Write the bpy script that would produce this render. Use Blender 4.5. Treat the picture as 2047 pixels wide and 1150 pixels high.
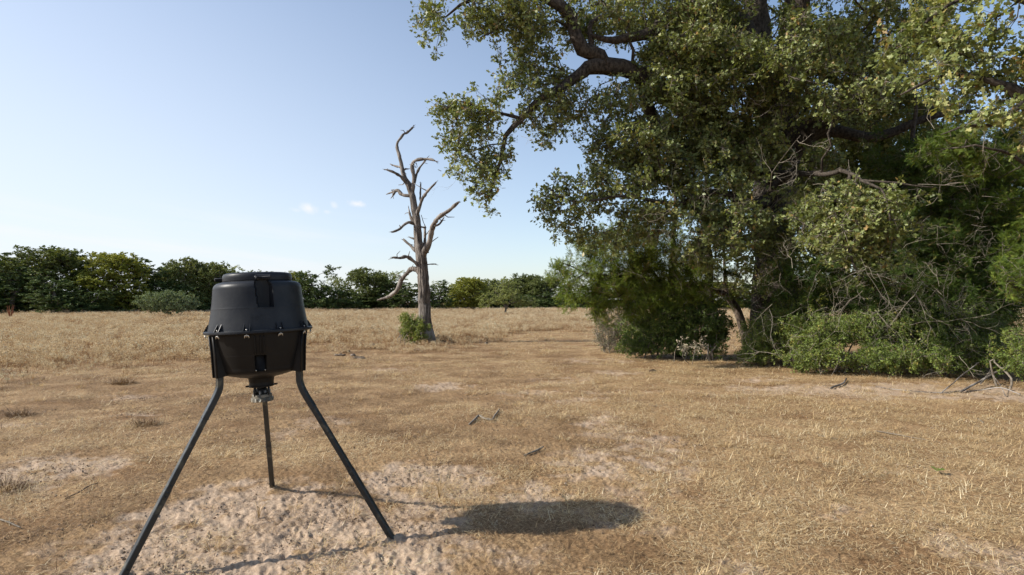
import bpy, math, random
import numpy as np
from mathutils import Matrix, Vector

for o in list(bpy.data.objects):
    bpy.data.objects.remove(o)
random.seed(5)
R = math.radians
sc = bpy.context.scene
COL = sc.collection

# ------------------------------------------------------------------ camera
CAM_H = 1.5
PITCH = R(1.46)
F = 1137.0
cam_data = bpy.data.cameras.new("camera")
cam_data.sensor_width = 36.0
cam_data.lens = 20.0
cam_data.clip_start = 0.05
cam_data.clip_end = 20000
cam = bpy.data.objects.new("camera", cam_data)
COL.objects.link(cam)
cam.location = (0, 0, CAM_H)
cam.rotation_euler = (math.pi / 2 + PITCH, 0, 0)
sc.camera = cam

# ------------------------------------------------------------------ light
SUN_EL = R(34.8)
SUN_AZ = R(262.0)          # clockwise from +Y
world = bpy.data.worlds.new("World")
sc.world = world
world.use_nodes = True
wn, wl = world.node_tree.nodes, world.node_tree.links
wn.clear()
sky = wn.new("ShaderNodeTexSky")
sky.sky_type = 'NISHITA'
sky.sun_disc = False
sky.sun_elevation = SUN_EL
sky.sun_rotation = SUN_AZ
sky.altitude = 50
sky.air_density = 1.0
sky.dust_density = 0.9
sky.ozone_density = 1.6
bg = wn.new("ShaderNodeBackground")
bg.inputs[1].default_value = 0.128
wout = wn.new("ShaderNodeOutputWorld")
geo = wn.new("ShaderNodeTexCoord")
sep = wn.new("ShaderNodeSeparateXYZ")
wl.new(geo.outputs["Generated"], sep.inputs[0])


def wmath(op, a, b=None, c=None):
    n = wn.new("ShaderNodeMath")
    n.operation = op
    n.use_clamp = False
    for i, v in enumerate((a, b, c)):
        if v is None:
            continue
        if hasattr(v, "is_output"):
            wl.new(v, n.inputs[i])
        else:
            n.inputs[i].default_value = v
    return n.outputs[0]


def wsmooth(v, a, b):
    n = wn.new("ShaderNodeMapRange")
    n.interpolation_type = 'SMOOTHSTEP'
    wl.new(v, n.inputs[0])
    n.inputs[1].default_value = a
    n.inputs[2].default_value = b
    return n.outputs[0]


# thin streaks of cirrus low over the horizon, and four small puffs
azim = wmath('ARCTAN2', sep.outputs[0], sep.outputs[1])
elev = wmath('ARCSINE', sep.outputs[2])
comb = wn.new("ShaderNodeCombineXYZ")
wl.new(wmath('MULTIPLY', azim, 2.2), comb.inputs[0])
wl.new(wmath('ADD', wmath('MULTIPLY', elev, 26.0), wmath('MULTIPLY', azim, 3.0)), comb.inputs[1])
ns = wn.new("ShaderNodeTexNoise")
ns.inputs["Scale"].default_value = 1.3
ns.inputs["Detail"].default_value = 4
ns.inputs["Roughness"].default_value = 0.5
wl.new(comb.outputs[0], ns.inputs["Vector"])
streak = wsmooth(ns.outputs[0], 0.42, 0.72)
low = wmath('MULTIPLY', wsmooth(elev, 0.17, 0.07), wsmooth(azim, 0.0, -0.55))
cloud = wmath('MULTIPLY', wmath('MULTIPLY', streak, low), 0.75)
ns2 = wn.new("ShaderNodeTexNoise")
ns2.inputs["Scale"].default_value = 95
ns2.inputs["Detail"].default_value = 5
wl.new(geo.outputs["Generated"], ns2.inputs["Vector"])
wob = wmath('MULTIPLY', wmath('SUBTRACT', ns2.outputs[0], 0.5), 1.2)


def pix_dir(px, py):
    cx, cy = (px - 1023.5) / F, (575 - py) / F
    d = Vector((cx, math.cos(PITCH) - cy * math.sin(PITCH), math.sin(PITCH) + cy * math.cos(PITCH)))
    return d.normalized()


for px, py, rx, ry, st in ((617, 417, 19, 11, .95), (668, 411, 8, 7, .6), (714, 408, 19, 7, .9), (654, 424, 8, 4, .35), (592, 420, 14, 5, .3)):
    d = pix_dir(px, py)
    a0, e0 = math.atan2(d.x, d.y), math.asin(d.z)
    u = wmath('DIVIDE', wmath('SUBTRACT', azim, a0), rx / F)
    v = wmath('DIVIDE', wmath('SUBTRACT', elev, e0), ry / F)
    v2 = wmath('ADD', v, wmath('MULTIPLY', u, 0.25))
    rr = wmath('SQRT', wmath('ADD', wmath('MULTIPLY', u, u), wmath('MULTIPLY', v2, v2)))
    puff = wmath('MULTIPLY', wsmooth(wmath('ADD', rr, wob), 1.2, -0.1), st)
    cloud = wmath('MAXIMUM', cloud, puff)
# thin bright veil of haze in the air, strongest low down and towards the sun
veil = wmath('MULTIPLY', wmath('POWER', wsmooth(elev, 1.0, -0.12), 1.3), wmath('ADD', wmath('MULTIPLY', wsmooth(azim, 0.5, -1.0), 0.84), 0.16))
vmix = wn.new("ShaderNodeMix")
vmix.data_type = 'RGBA'
wl.new(veil, vmix.inputs[0])
wl.new(sky.outputs[0], vmix.inputs[6])
vmix.inputs[7].default_value = (4.6, 4.95, 5.55, 1)
cmix = wn.new("ShaderNodeMix")
cmix.data_type = 'RGBA'
wl.new(cloud, cmix.inputs[0])
wl.new(vmix.outputs[2], cmix.inputs[6])
cmix.inputs[7].default_value = (5.1, 5.2, 5.4, 1)
wl.new(cmix.outputs[2], bg.inputs[0])
wl.new(bg.outputs[0], wout.inputs[0])

sun_data = bpy.data.lights.new("sun", 'SUN')
sun_data.energy = 4.8
sun_data.angle = R(0.6)
sun_data.color = (1.0, 0.95, 0.87)
sun = bpy.data.objects.new("sun", sun_data)
COL.objects.link(sun)
SDIR = Vector((math.sin(SUN_AZ) * math.cos(SUN_EL), math.cos(SUN_AZ) * math.cos(SUN_EL), math.sin(SUN_EL)))
sun.rotation_euler = (-SDIR).to_track_quat('-Z', 'Y').to_euler()
sun.location = (-20, -10, 30)

sc.view_settings.view_transform = 'Standard'
sc.view_settings.look = 'None'
sc.view_settings.gamma = 1.0
sc.view_settings.use_curve_mapping = False
sc.view_settings.exposure = 0.55
sc.render.engine = 'CYCLES'
sc.cycles.max_bounces = 6
sc.cycles.diffuse_bounces = 3
sc.cycles.glossy_bounces = 2
sc.cycles.transmission_bounces = 4
sc.cycles.transparent_max_bounces = 6

# ------------------------------------------------------------------ helpers
rng = np.random.default_rng(11)


def P(px, py, depth):
    """world point seen at photo pixel px,py at distance depth along +Y"""
    d = pix_dir(px, py)
    t = depth / d.y
    return np.array([d.x * t, depth, CAM_H + d.z * t])


def G(px, py):
    d = pix_dir(px, py)
    t = -CAM_H / d.z
    return np.array([d.x * t, d.y * t, 0.0])


def _hash(i, j, k, seed):
    h = (i * 374761393 + j * 668265263 + k * 2147483647 + seed * 1274126177) & 0xFFFFFFFF
    h = ((h ^ (h >> 13)) * 1274126177) & 0xFFFFFFFF
    h = ((h ^ (h >> 16)) * 2246822519) & 0xFFFFFFFF
    return ((h ^ (h >> 15)) & 0xFFFFFF) / float(0xFFFFFF)


def vnoise(p, seed=0):
    """value noise, p (n,3) -> (n,) in -1..1"""
    p = np.asarray(p, dtype=np.float64)
    f = np.floor(p)
    t = p - f
    t = t * t * t * (t * (t * 6 - 15) + 10)
    i = f.astype(np.int64)
    x, y, z = i[:, 0], i[:, 1], i[:, 2]
    r = 0
    for dx in (0, 1):
        wx = t[:, 0] if dx else 1 - t[:, 0]
        for dy in (0, 1):
            wy = t[:, 1] if dy else 1 - t[:, 1]
            for dz in (0, 1):
                wz = t[:, 2] if dz else 1 - t[:, 2]
                r = r + wx * wy * wz * _hash(x + dx, y + dy, z + dz, seed)
    return r * 2 - 1


def vnoise2(x, y, seed=0):
    p = np.zeros((len(x), 3))
    p[:, 0] = x
    p[:, 1] = y
    f = np.floor(p)
    t = p - f
    t = t * t * t * (t * (t * 6 - 15) + 10)
    i = f.astype(np.int64)
    a, b = i[:, 0], i[:, 1]
    z = np.zeros_like(a)
    r = 0
    for dx in (0, 1):
        wx = t[:, 0] if dx else 1 - t[:, 0]
        for dy in (0, 1):
            wy = t[:, 1] if dy else 1 - t[:, 1]
            r = r + wx * wy * _hash(a + dx, b + dy, z, seed)
    return r * 2 - 1


def fbm2(x, y, seed=0, oct=4):
    s, a, tot = 0, 1.0, 0
    for o in range(oct):
        s = s + a * vnoise2(x * 2 ** o + 17.3 * o, y * 2 ** o - 9.1 * o, seed + o)
        tot += a
        a *= 0.5
    return s / tot


class MB:
    """collects triangles / quads with a per-vertex tint and links them as one mesh object"""

    def __init__(self):
        self.V, self.T, self.Q, self.A = [], [], [], []
        self.n = 0

    def add(self, V, T=None, Q=None, tint=0.5):
        V = np.asarray(V, dtype=np.float32).reshape(-1, 3)
        if T is not None and len(T):
            self.T.append(np.asarray(T, dtype=np.int32).reshape(-1, 3) + self.n)
        if Q is not None and len(Q):
            self.Q.append(np.asarray(Q, dtype=np.int32).reshape(-1, 4) + self.n)
        t = np.empty(len(V), dtype=np.float32)
        t[:] = tint
        self.A.append(t)
        self.V.append(V)
        self.n += len(V)

    def mesh(self, name, mat, smooth=True):
        me = bpy.data.meshes.new(name)
        V = np.concatenate(self.V) if self.V else np.zeros((0, 3), np.float32)
        T = np.concatenate(self.T) if self.T else np.zeros((0, 3), np.int32)
        Q = np.concatenate(self.Q) if self.Q else np.zeros((0, 4), np.int32)
        me.vertices.add(len(V))
        me.vertices.foreach_set("co", V.ravel())
        nl = len(T) * 3 + len(Q) * 4
        me.loops.add(nl)
        me.loops.foreach_set("vertex_index", np.concatenate([T.ravel(), Q.ravel()]).astype(np.int32))
        me.polygons.add(len(T) + len(Q))
        st = np.concatenate([np.arange(len(T)) * 3, len(T) * 3 + np.arange(len(Q)) * 4]).astype(np.int32)
        me.polygons.foreach_set("loop_start", st)
        me.polygons.foreach_set("use_smooth", np.full(len(T) + len(Q), smooth))
        at = me.attributes.new("tint", 'FLOAT', 'POINT')
        at.data.foreach_set("value", np.concatenate(self.A) if self.A else np.zeros(0, np.float32))
        me.update(calc_edges=True)
        me.validate()
        if mat:
            me.materials.append(mat)
        return me

    def build(self, name, mat, parent=None, smooth=True, stuff=False):
        o = bpy.data.objects.new(name, self.mesh(name, mat, smooth))
        COL.objects.link(o)
        if parent is not None:
            o.parent = parent
        if stuff:
            o["kind"] = "stuff"
        return o

    # ---- shapes
    def box(self, c, s, M=None, tint=.5, bevel=0.0):
        x, y, z = [v / 2 for v in s]
        b = min(bevel, x * .9, y * .9, z * .9)
        if b <= 0:
            V = np.array([[i * x, j * y, k * z] for i in (-1, 1) for j in (-1, 1) for k in (-1, 1)])
            Q = [[0, 1, 3, 2], [4, 6, 7, 5], [0, 4, 5, 1], [2, 3, 7, 6], [0, 2, 6, 4], [1, 5, 7, 3]]
            T = None
        else:
            V, idx = [], {}
            for i in (-1, 1):
                for j in (-1, 1):
                    for k in (-1, 1):
                        for a in range(3):
                            d = [x - b, y - b, z - b]
                            d[a] += b
                            idx[(i, j, k, a)] = len(V)
                            V.append([i * d[0], j * d[1], k * d[2]])
            V = np.array(V)
            Q, T = [], []
            for a in range(3):
                u, w = [q for q in range(3) if q != a]
                for s_ in (-1, 1):
                    f = []
                    for (p, q) in ((-1, -1), (1, -1), (1, 1), (-1, 1)):
                        key = [0, 0, 0]
                        key[a], key[u], key[w] = s_, p, q
                        f.append(idx[(*key, a)])
                    Q.append(f if (s_ > 0) == (a != 1) else f[::-1])
                for p in (-1, 1):
                    for q in (-1, 1):
                        k1, k2 = [0, 0, 0], [0, 0, 0]
                        k1[u], k1[w], k1[a] = p, q, -1
                        k2[u], k2[w], k2[a] = p, q, 1
                        Q.append([idx[(*k1, u)], idx[(*k2, u)], idx[(*k2, w)], idx[(*k1, w)]])
            for i in (-1, 1):
                for j in (-1, 1):
                    for k in (-1, 1):
                        T.append([idx[(i, j, k, 0)], idx[(i, j, k, 1)], idx[(i, j, k, 2)]])
        if M is not None:
            V = V @ np.array(M.to_3x3()).T
        self.add(V + np.asarray(c), T, Q, tint)

    def tube(self, pts, rad, k=8, tint=.5, cap=True, shape=None, ridge=0.0, seed=0, up=None):
        pts = np.asarray(pts, dtype=np.float64)
        rad = np.broadcast_to(np.asarray(rad, dtype=np.float64), (len(pts),))
        d = np.gradient(pts, axis=0)
        d /= np.linalg.norm(d, axis=1)[:, None] + 1e-9
        ref = np.array([0, 0, 1.0]) if abs(d[0, 2]) < .9 else np.array([1.0, 0, 0])
        if up is not None:
            ref = np.asarray(up, float)
        n = np.cross(ref, d[0])
        n /= np.linalg.norm(n)
        V = []
        ang = np.linspace(0, 2 * math.pi, k, endpoint=False)
        ca, sa = np.cos(ang), np.sin(ang)
        L = 0
        if shape is not None:
            sh = np.asarray(shape)
            ca, sa = sh[:, 0], sh[:, 1]
            k = len(sh)
        for i in range(len(pts)):
            n = n - d[i] * np.dot(n, d[i])
            n /= np.linalg.norm(n) + 1e-9
            b = np.cross(d[i], n)
            if i:
                L += np.linalg.norm(pts[i] - pts[i - 1])
            r = rad[i]
            if ridge:
                q = np.stack([ca * 2.2 + seed, sa * 2.2, np.full(k, L * 1.1)], 1)
                q2 = np.stack([ca * 4.7 - seed, sa * 4.7, np.full(k, L * 3.0 + 5)], 1)
                q3 = np.stack([ca * 1.1 - seed, sa * 1.1, np.full(k, L * 2.2 + 9)], 1)
                r = r * (1 + ridge * (vnoise(q, 3) + .6 * vnoise(q2, 4) + .6 * vnoise(q3, 8)))
                r = r[:, None]
            V.append(pts[i] + (n * ca[:, None] + b * sa[:, None]) * r)
        V = np.concatenate(V)
        i = np.arange(len(pts) - 1)[:, None] * k
        j = np.arange(k)[None, :]
        j2 = (j + 1) % k
        Q = np.stack([i + j, i + j2, i + k + j2, i + k + j], -1).reshape(-1, 4)
        T = []
        if cap:
            V = np.concatenate([V, pts[:1] - d[0] * 0.0, pts[-1:] + d[-1] * rad[-1] * .3])
            c0, c1 = len(V) - 2, len(V) - 1
            e = (len(pts) - 1) * k
            for a in range(k):
                T.append([c0, (a + 1) % k, a])
                T.append([c1, e + a, e + (a + 1) % k])
        self.add(V, T, Q, tint)

    def lathe(self, prof, k=64, M=None, rfun=None, tint=.5):
        prof = np.asarray(prof, float)
        ang = np.linspace(0, 2 * math.pi, k, endpoint=False)
        V = []
        for r, z in prof:
            rr = np.full(k, r)
            if rfun is not None:
                rr = rfun(rr, z, ang)
            V.append(np.stack([rr * np.cos(ang), rr * np.sin(ang), np.full(k, z)], 1))
        V = np.concatenate(V)
        i = np.arange(len(prof) - 1)[:, None] * k
        j = np.arange(k)[None, :]
        j2 = (j + 1) % k
        Q = np.stack([i + j, i + j2, i + k + j2, i + k + j], -1).reshape(-1, 4)
        if M is not None:
            V = V @ np.array(M.to_3x3()).T + np.array(M.translation)
        self.add(V, None, Q, tint)


def smooth_path(pts, step=.1, rad=None, wob=0.0, seed=0):
    """Catmull-Rom through pts, resampled"""
    pts = np.asarray(pts, float)
    rad = np.asarray(rad if rad is not None else np.ones(len(pts)), float)
    Pp = np.concatenate([[2 * pts[0] - pts[1]], pts, [2 * pts[-1] - pts[-2]]])
    out, orr = [], []
    for i in range(len(pts) - 1):
        p0, p1, p2, p3 = Pp[i:i + 4]
        n = max(1, int(round(np.linalg.norm(p2 - p1) / step)))
        for t in np.arange(n) / n:
            out.append(.5 * (2 * p1 + (p2 - p0) * t + (2 * p0 - 5 * p1 + 4 * p2 - p3) * t ** 2 + (3 * p1 - p0 - 3 * p2 + p3) * t ** 3))
            orr.append(rad[i] + (rad[i + 1] - rad[i]) * t)
    out.append(pts[-1])
    orr.append(rad[-1])
    out, orr = np.array(out), np.array(orr)
    if wob:
        s = np.arange(len(out)) * step
        for a in range(3):
            q = np.stack([s * 2.1 + seed * 3.7, np.full(len(s), a * 5.1), np.zeros(len(s))], 1)
            q2 = q * 2.7 + 3
            w = vnoise(q, 21) + .5 * vnoise(q2, 22)
            fade = np.minimum(1, np.minimum(s, s[::-1]) / .3)
            out[:, a] += w * wob * fade
    return out, orr


def thing(name, label, cat, loc=(0, 0, 0), group=None):
    o = bpy.data.objects.new(name, None)
    COL.objects.link(o)
    o.location = loc
    o.empty_display_size = .2
    tag(o, label, cat, group)
    return o


def tag(o, label=None, cat=None, group=None, kind=None):
    if label: o["label"] = label
    if cat: o["category"] = cat
    if group: o["group"] = group
    if kind: o["kind"] = kind
    return o


# ------------------------------------------------------------------ materials
def new_mat(name):
    m = bpy.data.materials.new(name)
    m.use_nodes = True
    nt = m.node_tree
    nt.nodes.clear()
    return m, nt.nodes, nt.links


def node(nodes, typ, **kw):
    n = nodes.new(typ)
    for k, v in kw.items():
        if k.startswith("_"):
            n.inputs[k[1:].replace("_", " ")].default_value = v
        else:
            setattr(n, k, v)
    return n


def ramp(nodes, stops, interp='LINEAR'):
    n = nodes.new("ShaderNodeValToRGB")
    cr = n.color_ramp
    cr.interpolation = interp
    while len(cr.elements) < len(stops):
        cr.elements.new(.5)
    for e, (p, c) in zip(cr.elements, stops):
        e.position = p
        e.color = (*c, 1)
    return n


def leaf_mat(name, stops, rough=.5, trans=.28, spec=.35, tcol=(1.25, 1.2, .55), jitter=.26):
    m, N, L = new_mat(name)
    at = node(N, "ShaderNodeAttribute", attribute_name="tint")
    rp = ramp(N, stops)
    oi = node(N, "ShaderNodeObjectInfo")
    m1 = node(N, "ShaderNodeMath", operation='MULTIPLY_ADD')
    m1.inputs[1].default_value = jitter
    L.new(oi.outputs["Random"], m1.inputs[0])
    m2 = node(N, "ShaderNodeMath", operation='SUBTRACT')
    L.new(at.outputs["Fac"], m2.inputs[0])
    m2.inputs[1].default_value = jitter / 2
    L.new(m2.outputs[0], m1.inputs[2])
    L.new(m1.outputs[0], rp.inputs[0])
    bs = node(N, "ShaderNodeBsdfPrincipled")
    bs.inputs["Roughness"].default_value = rough
    bs.inputs["Specular IOR Level"].default_value = spec
    L.new(rp.outputs[0], bs.inputs["Base Color"])
    tr = node(N, "ShaderNodeBsdfTranslucent")
    mul = node(N, "ShaderNodeMix", data_type='RGBA', blend_type='MULTIPLY')
    mul.inputs[0].default_value = 1
    L.new(rp.outputs[0], mul.inputs[6])
    mul.inputs[7].default_value = (*tcol, 1)
    L.new(mul.outputs[2], tr.inputs[0])
    mx = node(N, "ShaderNodeMixShader")
    mx.inputs[0].default_value = trans
    L.new(bs.outputs[0], mx.inputs[1])
    L.new(tr.outputs[0], mx.inputs[2])
    out = node(N, "ShaderNodeOutputMaterial")
    L.new(mx.outputs[0], out.inputs[0])
    return m


def bark_mat(name, c1, c2, scale=18, stretch=.25, bump=.6, rough=.9, c3=None):
    m, N, L = new_mat(name)
    tc = node(N, "ShaderNodeTexCoord")
    mp = node(N, "ShaderNodeMapping")
    mp.inputs["Scale"].default_value = (1, 1, stretch)
    L.new(tc.outputs["Object"], mp.inputs[0])
    n1 = node(N, "ShaderNodeTexNoise", _Scale=scale, _Detail=8.0, _Roughness=.65)
    L.new(mp.outputs[0], n1.inputs["Vector"])
    n2 = node(N, "ShaderNodeTexNoise", _Scale=2.3, _Detail=4.0)
    L.new(mp.outputs[0], n2.inputs["Vector"])
    rp = ramp(N, [(.36, c1), (.62, c2)])
    L.new(n1.outputs[0], rp.inputs[0])
    col = rp.outputs[0]
    if c3:
        mx = node(N, "ShaderNodeMix", data_type='RGBA')
        r2 = ramp(N, [(.5, (0, 0, 0)), (.62, (1, 1, 1))])
        L.new(n2.outputs[0], r2.inputs[0])
        L.new(r2.outputs[0], mx.inputs[0])
        L.new(col, mx.inputs[6])
        mx.inputs[7].default_value = (*c3, 1)
        col = mx.outputs[2]
    bs = node(N, "ShaderNodeBsdfPrincipled", _Roughness=rough)
    bs.inputs["Specular IOR Level"].default_value = .2
    L.new(col, bs.inputs["Base Color"])
    bp = node(N, "ShaderNodeBump", _Strength=bump, _Distance=.03)
    L.new(n1.outputs[0], bp.inputs["Height"])
    L.new(bp.outputs[0], bs.inputs["Normal"])
    out = node(N, "ShaderNodeOutputMaterial")
    L.new(bs.outputs[0], out.inputs[0])
    return m


def simple_mat(name, col, rough=.6, metal=0.0, spec=.5, noise=None, bump=0.0, nscale=30, col2=None, thr=(.4, .6)):
    m, N, L = new_mat(name)
    bs = node(N, "ShaderNodeBsdfPrincipled", _Roughness=rough, _Metallic=metal)
    bs.inputs["Specular IOR Level"].default_value = spec
    bs.inputs["Base Color"].default_value = (*col, 1)
    tc = node(N, "ShaderNodeTexCoord")
    n1 = node(N, "ShaderNodeTexNoise", _Scale=float(nscale), _Detail=6.0, _Roughness=.6)
    L.new(tc.outputs["Object"], n1.inputs["Vector"])
    if col2:
        rp = ramp(N, [(thr[0], col), (thr[1], col2)])
        L.new(n1.outputs[0], rp.inputs[0])
        L.new(rp.outputs[0], bs.inputs["Base Color"])
    if bump:
        n2 = node(N, "ShaderNodeTexNoise", _Scale=nscale * 6.0, _Detail=3.0)
        L.new(tc.outputs["Object"], n2.inputs["Vector"])
        bp = node(N, "ShaderNodeBump", _Strength=bump, _Distance=.002)
        L.new(n2.outputs[0], bp.inputs["Height"])
        L.new(bp.outputs[0], bs.inputs["Normal"])
    out = node(N, "ShaderNodeOutputMaterial")
    L.new(bs.outputs[0], out.inputs[0])
    return m


M = {}
M['oak_leaf'] = leaf_mat("oak_leaf", [(0, (.080, .110, .030)), (.45, (.175, .205, .060)), (.75, (.29, .31, .115)), (.92, (.36, .34, .12)), (1, (.28, .18, .06))], rough=.45, spec=.45)
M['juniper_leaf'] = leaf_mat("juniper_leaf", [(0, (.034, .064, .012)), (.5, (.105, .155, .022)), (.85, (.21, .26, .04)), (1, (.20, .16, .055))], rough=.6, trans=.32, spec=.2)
M['yaupon_leaf'] = leaf_mat("yaupon_leaf", [(0, (.055, .090, .020)), (.5, (.135, .185, .040)), (.85, (.235, .285, .065)), (1, (.29, .25, .07))], rough=.45, trans=.28, spec=.3)
M['far_oak'] = leaf_mat("far_oak_leaf", [(0, (.080, .105, .030)), (.5, (.155, .180, .055)), (1, (.25, .26, .10))], rough=.6, trans=.25, spec=.2)
M['far_yellow'] = leaf_mat("far_yellow_leaf", [(0, (.115, .135, .022)), (.5, (.23, .245, .040)), (1, (.34, .33, .07))], rough=.6, trans=.25, spec=.2)
M['far_juniper'] = leaf_mat("far_juniper_leaf", [(0, (.040, .070, .022)), (.5, (.090, .128, .040)), (1, (.160, .190, .064))], rough=.65, trans=.15, spec=.15)
M['far_pale'] = leaf_mat("far_pale_leaf", [(0, (.14, .165, .050)), (.5, (.25, .28, .090)), (1, (.36, .38, .15))], rough=.6, trans=.25, spec=.2)
M['silver'] = leaf_mat("silver_leaf", [(0, (.085, .12, .060)), (.5, (.16, .205, .10)), (1, (.25, .29, .16))], rough=.6, trans=.2, spec=.2)
M['brush'] = leaf_mat("dry_brush_leaf", [(0, (.08, .09, .045)), (.5, (.15, .155, .085)), (1, (.24, .22, .14))], rough=.7, trans=.15, spec=.1)
M['weed'] = leaf_mat("weed_leaf", [(0, (.17, .09, .042)), (.3, (.31, .19, .10)), (.6, (.54, .42, .26)), (.85, (.68, .59, .42)), (1, (.54, .54, .40))], rough=.75, trans=.3, spec=.1, tcol=(1.1, 1.0, .8))
M['straw'] = leaf_mat("straw_blade", [(0, (.12, .072, .036)), (.3, (.28, .18, .094)), (.65, (.51, .355, .178)), (.9, (.68, .53, .29)), (1, (.76, .66, .44))], rough=.6, trans=.2, spec=.25, tcol=(1.1, 1.0, .8))
M['oak_bark'] = bark_mat("oak_bark", (.018, .014, .011), (.092, .075, .06), 17, .65, 1.0)
M['twig'] = bark_mat("twig_bark", (.10, .085, .068), (.25, .215, .17), 30, .5, .3)
M['dead_wood'] = bark_mat("dead_wood", (.036, .029, .024), (.245, .21, .178), 24, .09, 1.0, c3=(.33, .295, .26))
M['small_bark'] = bark_mat('small_bark', (.05, .036, .026), (.19, .145, .11), 20, .4, .6)
M['far_bark'] = bark_mat("far_bark", (.09, .075, .06), (.22, .19, .155), 6, .3, .3)

# ------------------------------------------------------------------ ground relief and cover masks
SAND = []
for px, py, rx, ry, st in (
        (540, 1075, 330, 105, 1.0), (330, 1140, 260, 60, .9), (70, 945, 120, 42, .95), (215, 935, 60, 25, .5),
        (835, 965, 120, 50, .9), (760, 1120, 240, 60, .75), (1000, 1120, 130, 35, .55), (890, 771, 62, 8, .75), (1120, 785, 110, 9, .5), (1180, 800, 90, 10, .4),
        (1275, 890, 120, 60, .5), (1230, 748, 70, 9, .6), (1270, 780, 60, 8, .35), (1800, 778, 330, 15, .95), (2047, 795, 120, 16, .9),
        (1520, 757, 90, 9, .5), (1990, 1112, 90, 40, .6), (1700, 1025, 70, 25, .4), (1450, 1140, 110, 30, .45), (1100, 1000, 140, 35, .45),
        (1260, 1035, 90, 40, .45), (640, 840, 80, 16, .35), (540, 870, 90, 20, .3), (280, 830, 90, 10, .4), (1240, 960, 130, 40, .25),
        (310, 790, 130, 8, .4), (60, 850, 100, 10, .4), (780, 740, 60, 6, .35), (1170, 830, 60, 15, .3), (1235, 860, 70, 40, .45), (1200, 930, 90, 40, .5), (1330, 950, 80, 50, .35), (1130, 760, 60, 10, .45), (1180, 720, 60, 6, .45), (1250, 722, 30, 5, .5)):
    c = G(px, py)
    far = G(px, max(py - ry, 612))
    near = G(px, py + ry)
    SAND.append((c[0], c[1], rx / F * c[1], (far[1] - near[1]) / 2, st))


def sand_mask(x, y):
    s = np.zeros(len(x))
    wx = fbm2(x * 1.3, y * 1.3, 41, 3) * .45
    wy = fbm2(x * 1.3, y * 1.3, 51, 3) * .45
    for cx, cy, rx, ry, st in SAND:
        d = np.sqrt(((x - cx) / rx) ** 2 + ((y - cy) / ry) ** 2)
        s = np.maximum(s, st * np.clip(1.45 - d + wx + wy, 0, 1))
    s = s + .28 * np.clip(fbm2(x * .9, y * .9, 61, 4) - .18, 0, 1)
    n = fbm2(x * 5.5, y * 5.5, 71, 3)
    n2 = vnoise2(x * 14, y * 14, 77)
    s = np.clip(s * (1.0 + n * .9 + n2 * .4) + n * .14 + n2 * .06, 0, 1)
    return s * np.clip((45 - y) / 20, 0, 1)


FEET = [tuple(G(a_, b_)[:2]) for a_, b_ in ((236, 1166), (790, 1083), (545, 980))]


def ground_z(x, y, fine=True):
    x = np.atleast_1d(np.asarray(x, float))
    y = np.atleast_1d(np.asarray(y, float))
    r = np.hypot(x, y)
    fade = np.clip((60 - r) / 30, 0, 1)
    z = .035 * fbm2(x * .45, y * .45, 5, 3) * fade
    for fx, fy in FEET:
        z = z + .022 * np.exp(-((x - fx) ** 2 + (y - fy) ** 2) / .0075)
    if fine:
        s = sand_mask(x, y)
        f2 = np.clip((22 - r) / 10, 0, 1)
        hoof = np.abs(vnoise2(x * 8.5, y * 8.5, 15))
        rg = np.abs(vnoise2(x * 17 + 2 * vnoise2(x * 6, y * 6, 19), y * 13, 16))
        z = z + f2 * ((.016 * (hoof - .5) + .022 * (.45 - rg)) * (.25 + .75 * s) + .010 * vnoise2(x * 31, y * 35, 17) * (.4 + .6 * s) + .006 * vnoise2(x * 62, y * 66, 18) - .008 * s)
    return z


def gz1(x, y):
    return float(ground_z([x], [y], False)[0])


# the ground: one sheet to the horizon, fine in front of the camera
a_f = np.linspace(R(-47), R(47), 700)
a_c = np.linspace(R(47), R(313), 46)[1:-1]
ang = np.concatenate([a_f, a_c])
rad = np.concatenate([[.3, .8, 1.4, 1.9, 2.3], np.geomspace(2.5, 17, 330), np.geomspace(17, 60, 60)[1:], np.geomspace(60, 9000, 36)[1:]])
A, Rr = np.meshgrid(ang, rad)
GX, GY = (np.sin(A) * Rr).ravel(), (np.cos(A) * Rr).ravel()
GZ = ground_z(GX, GY)
na = len(ang)
gm = MB()
V = np.stack([GX, GY, GZ], 1)
i = np.arange(len(rad) - 1)[:, None] * na
j = np.arange(na)[None, :]
j2 = (j + 1) % na
Q = np.stack([i + j, i + na + j, i + na + j2, i + j2], -1).reshape(-1, 4)[:, ::-1]
V = np.concatenate([V, [[0, 0, 0]]])
T = [[len(V) - 1, (a + 1) % na, a] for a in range(na)]
T = [[t[0], t[2], t[1]] for t in T]
tint = np.concatenate([sand_mask(GX, GY), [0]])
gm.add(V, T, Q, tint)

m, N, L = new_mat("field_ground")
at = node(N, "ShaderNodeAttribute", attribute_name="tint")
tc = node(N, "ShaderNodeTexCoord")
nf = node(N, "ShaderNodeTexNoise", _Scale=42.0, _Detail=8.0, _Roughness=.7)
nm = node(N, "ShaderNodeTexNoise", _Scale=1.1, _Detail=6.0, _Roughness=.6)
nl_ = node(N, "ShaderNodeTexNoise", _Scale=.14, _Detail=5.0, _Roughness=.55)
for n in (nf, nm, nl_):
    L.new(tc.outputs["Object"], n.inputs["Vector"])
sandc = ramp(N, [(.3, (.25, .175, .118)), (.5, (.385, .285, .200)), (.7, (.50, .385, .275))])
L.new(nf.outputs[0], sandc.inputs[0])
litter = ramp(N, [(.3, (.125, .080, .045)), (.5, (.285, .196, .115)), (.7, (.46, .335, .210))])  # brown litter, with shade between the blades put into the darker tones
L.new(nf.outputs[0], litter.inputs[0])
patch = ramp(N, [(.35, (.66, .56, .46)), (.65, (1.2, 1.17, 1.05))])
L.new(nm.outputs[0], patch.inputs[0])
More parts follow.
